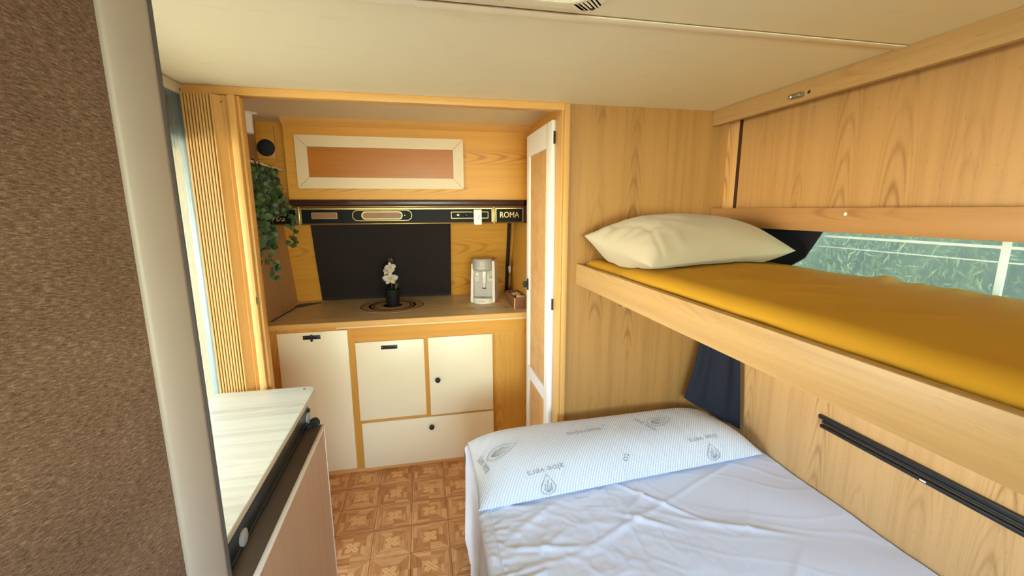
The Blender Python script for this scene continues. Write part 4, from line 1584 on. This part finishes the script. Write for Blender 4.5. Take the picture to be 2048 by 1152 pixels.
md = cu_o.modifiers.new('thickness', 'SOLIDIFY')
md.thickness = .002
tag(cu_o, 'dark navy curtain gathered in the corner at the head of the bunks', 'curtain')

wr_ = thing('wall_rail_set', 'three parallel black rails along the right wall below the upper bunk', 'rail', (1.39, .4, .70))
for k, (z0, z1, dx, y1) in enumerate(((.700, .713, .014, 1.175), (.717, .728, .010, 1.172), (.731, .746, .014, 1.185))):
    bm = bmesh.new()
    box(bm, XR - dx, XR, -.9, y1, z0, z1, .003)
    obj('rail', bm, M['black'], wr_, 40)
bm = bmesh.new()
box(bm, XR - .0155, XR - .013, .835, .852, .704, .709, .001)
obj('clip', bm, M['white_plastic'], wr_)

# ------------------------------------------------------------------ roof hatch
rh = thing('roof_hatch', 'cream rectangular roof hatch frame in the ceiling', 'hatch', (.14, .71, 1.90))
bm = bmesh.new()
frame_prism(bm, rrect(-.118, .380, .454, .928, .030), rrect(-.062, .324, .508, .874, .040), XY, 1.885, 1.90)
bmesh.ops.bevel(bm, geom=[e for e in bm.edges if all(v.co.z < 1.886 for v in e.verts)], offset=.006, segments=3, affect='EDGES')
fr = obj('frame', bm, M['hatch'], rh, 40)
bm = bmesh.new()
frame_prism(bm, rrect(-.080, .342, .490, .892, .048), rrect(-.073, .335, .497, .885, .044), XY, 1.879, 1.886)
obj('ridge', bm, M['hatch'], fr)
bm = bmesh.new()
frame_prism(bm, rrect(-.063, .325, .507, .875, .040), rrect(-.054, .316, .516, .866, .034), XY, 1.886, 1.99)
box(bm, -.06, .321, .511, .871, 1.985, 1.995)
obj('cover', bm, M['hatch_cover'], rh, 40)
for x, y in ((.363, .912), (.363, .470), (-.101, .912), (-.101, .470)):
    bm = bmesh.new()
    lathe(bm, [(.0048, 0), (.0040, -.0012)], (x, y, 1.885), 12)
    obj('screw', bm, M['black'], fr)
obj('moulded_lettering', text_mesh('(E 46)', .018, lambda u, v: (.158 + u, .911 - v, 1.8845)), M['table_edge'], fr)

# ------------------------------------------------------------------ outside
GZ = -.55
g = obj('ground', Box(-14, 14, -12, 14, GZ - .1, GZ), M['ground'])
tag(g, 'pale gravel ground outside the caravan', 'ground', kind='structure')
struct('roof_shell', Box(XL - .06, XR + .06, -1.8, 3.25, 2.0, 2.03), M['outer_white'], 'white outer roof of the caravan', 'roof')
struct('underbody', Box(XL - .03, XR + .03, -1.75, 3.2, -.20, FZ - .05), M['outer_white'], 'white underbody of the caravan', 'body')
aw = thing('added_canopy', 'unseen canopy added outside the entrance to hold back the high sky', 'added_canopy', (XL - .1, 1.3, 1.98))  # added out of view to shade the table and ceiling by the door
bm = bmesh.new()
prism(bm, [(-.885, 1.965), (-2.1, 1.86), (-2.1, 1.872), (-.885, 1.977)], XZ, -1.2, 4.2)
obj('canopy', bm, M['added_canopy'], aw)
bm = bmesh.new()
tube(bm, [(-.905, -1.25, 1.955), (-.905, 4.25, 1.955)], .045, 14)
obj('roller', bm, M['window_frame'], aw, 40)
for y in (-1.15, 4.15):
    bm = bmesh.new()
    tube(bm, [(-2.08, y, GZ), (-2.08, y, 1.86)], .016, 10)
    obj('leg', bm, M['grey_rail'], aw, 40)
random.seed(31)
def bush(x, y, rx, ry, h, label):
    t = thing('hedge_shrub', label, 'shrub', (x, y, GZ), 'hedge shrubs outside the side window')
    bm = bmesh.new()
    for k in range(3):
        tube(bm, [(x + random.uniform(-.1, .1), y + random.uniform(-.1, .1), GZ), (x + random.uniform(-.2, .2), y + random.uniform(-.2, .2), GZ + h * .5), (x + random.uniform(-.3, .3), y + random.uniform(-.25, .25), GZ + h * .9)], [.03, .02, .006], 6)
    obj('trunk', bm, M['stem'], t, True)
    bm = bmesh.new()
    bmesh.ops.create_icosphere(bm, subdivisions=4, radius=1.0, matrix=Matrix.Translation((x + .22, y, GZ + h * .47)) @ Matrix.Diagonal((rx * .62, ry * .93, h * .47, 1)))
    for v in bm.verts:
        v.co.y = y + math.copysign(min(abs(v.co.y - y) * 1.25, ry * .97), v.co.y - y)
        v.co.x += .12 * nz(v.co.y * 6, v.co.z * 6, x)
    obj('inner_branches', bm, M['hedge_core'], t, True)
    V, F = [], []
    for k in range(13000):
        py = random.uniform(-1, 1)
        p = Vector((x + rx * random.uniform(-1, 1) * (1 - .35 * py * py), y + ry * py * .97, GZ + .05 + h * random.uniform(0, 1) ** .9 * (1 - .12 * py * py)))
        d = Vector((random.gauss(-.3, .6), random.gauss(0, .6), random.gauss(.9, .6))).normalized()
        sd = d.cross(Vector((random.gauss(0, 1), random.gauss(0, 1), random.gauss(0, 1)))).normalized()
        L, w = random.uniform(.03, .08), random.uniform(.004, .009)
        if abs(p.y + d.y * L - y) > ry:
            d.y = 0
        i = len(V)
        V += [p, p + d * L * .5 + sd * w * .7, p + d * L, p + d * L * .5 - sd * w * .7]
        F.append((i, i + 1, i + 2, i + 3))
    obj('foliage', (V, F), M['hedge'], t)
for i in range(6):
    bush(3.1 + .12 * math.sin(i * 2.1), -.1 + i * .95, .75, .46, 2.5 + .15 * math.cos(i * 1.7), 'pale green hedge shrub seen through the side window')
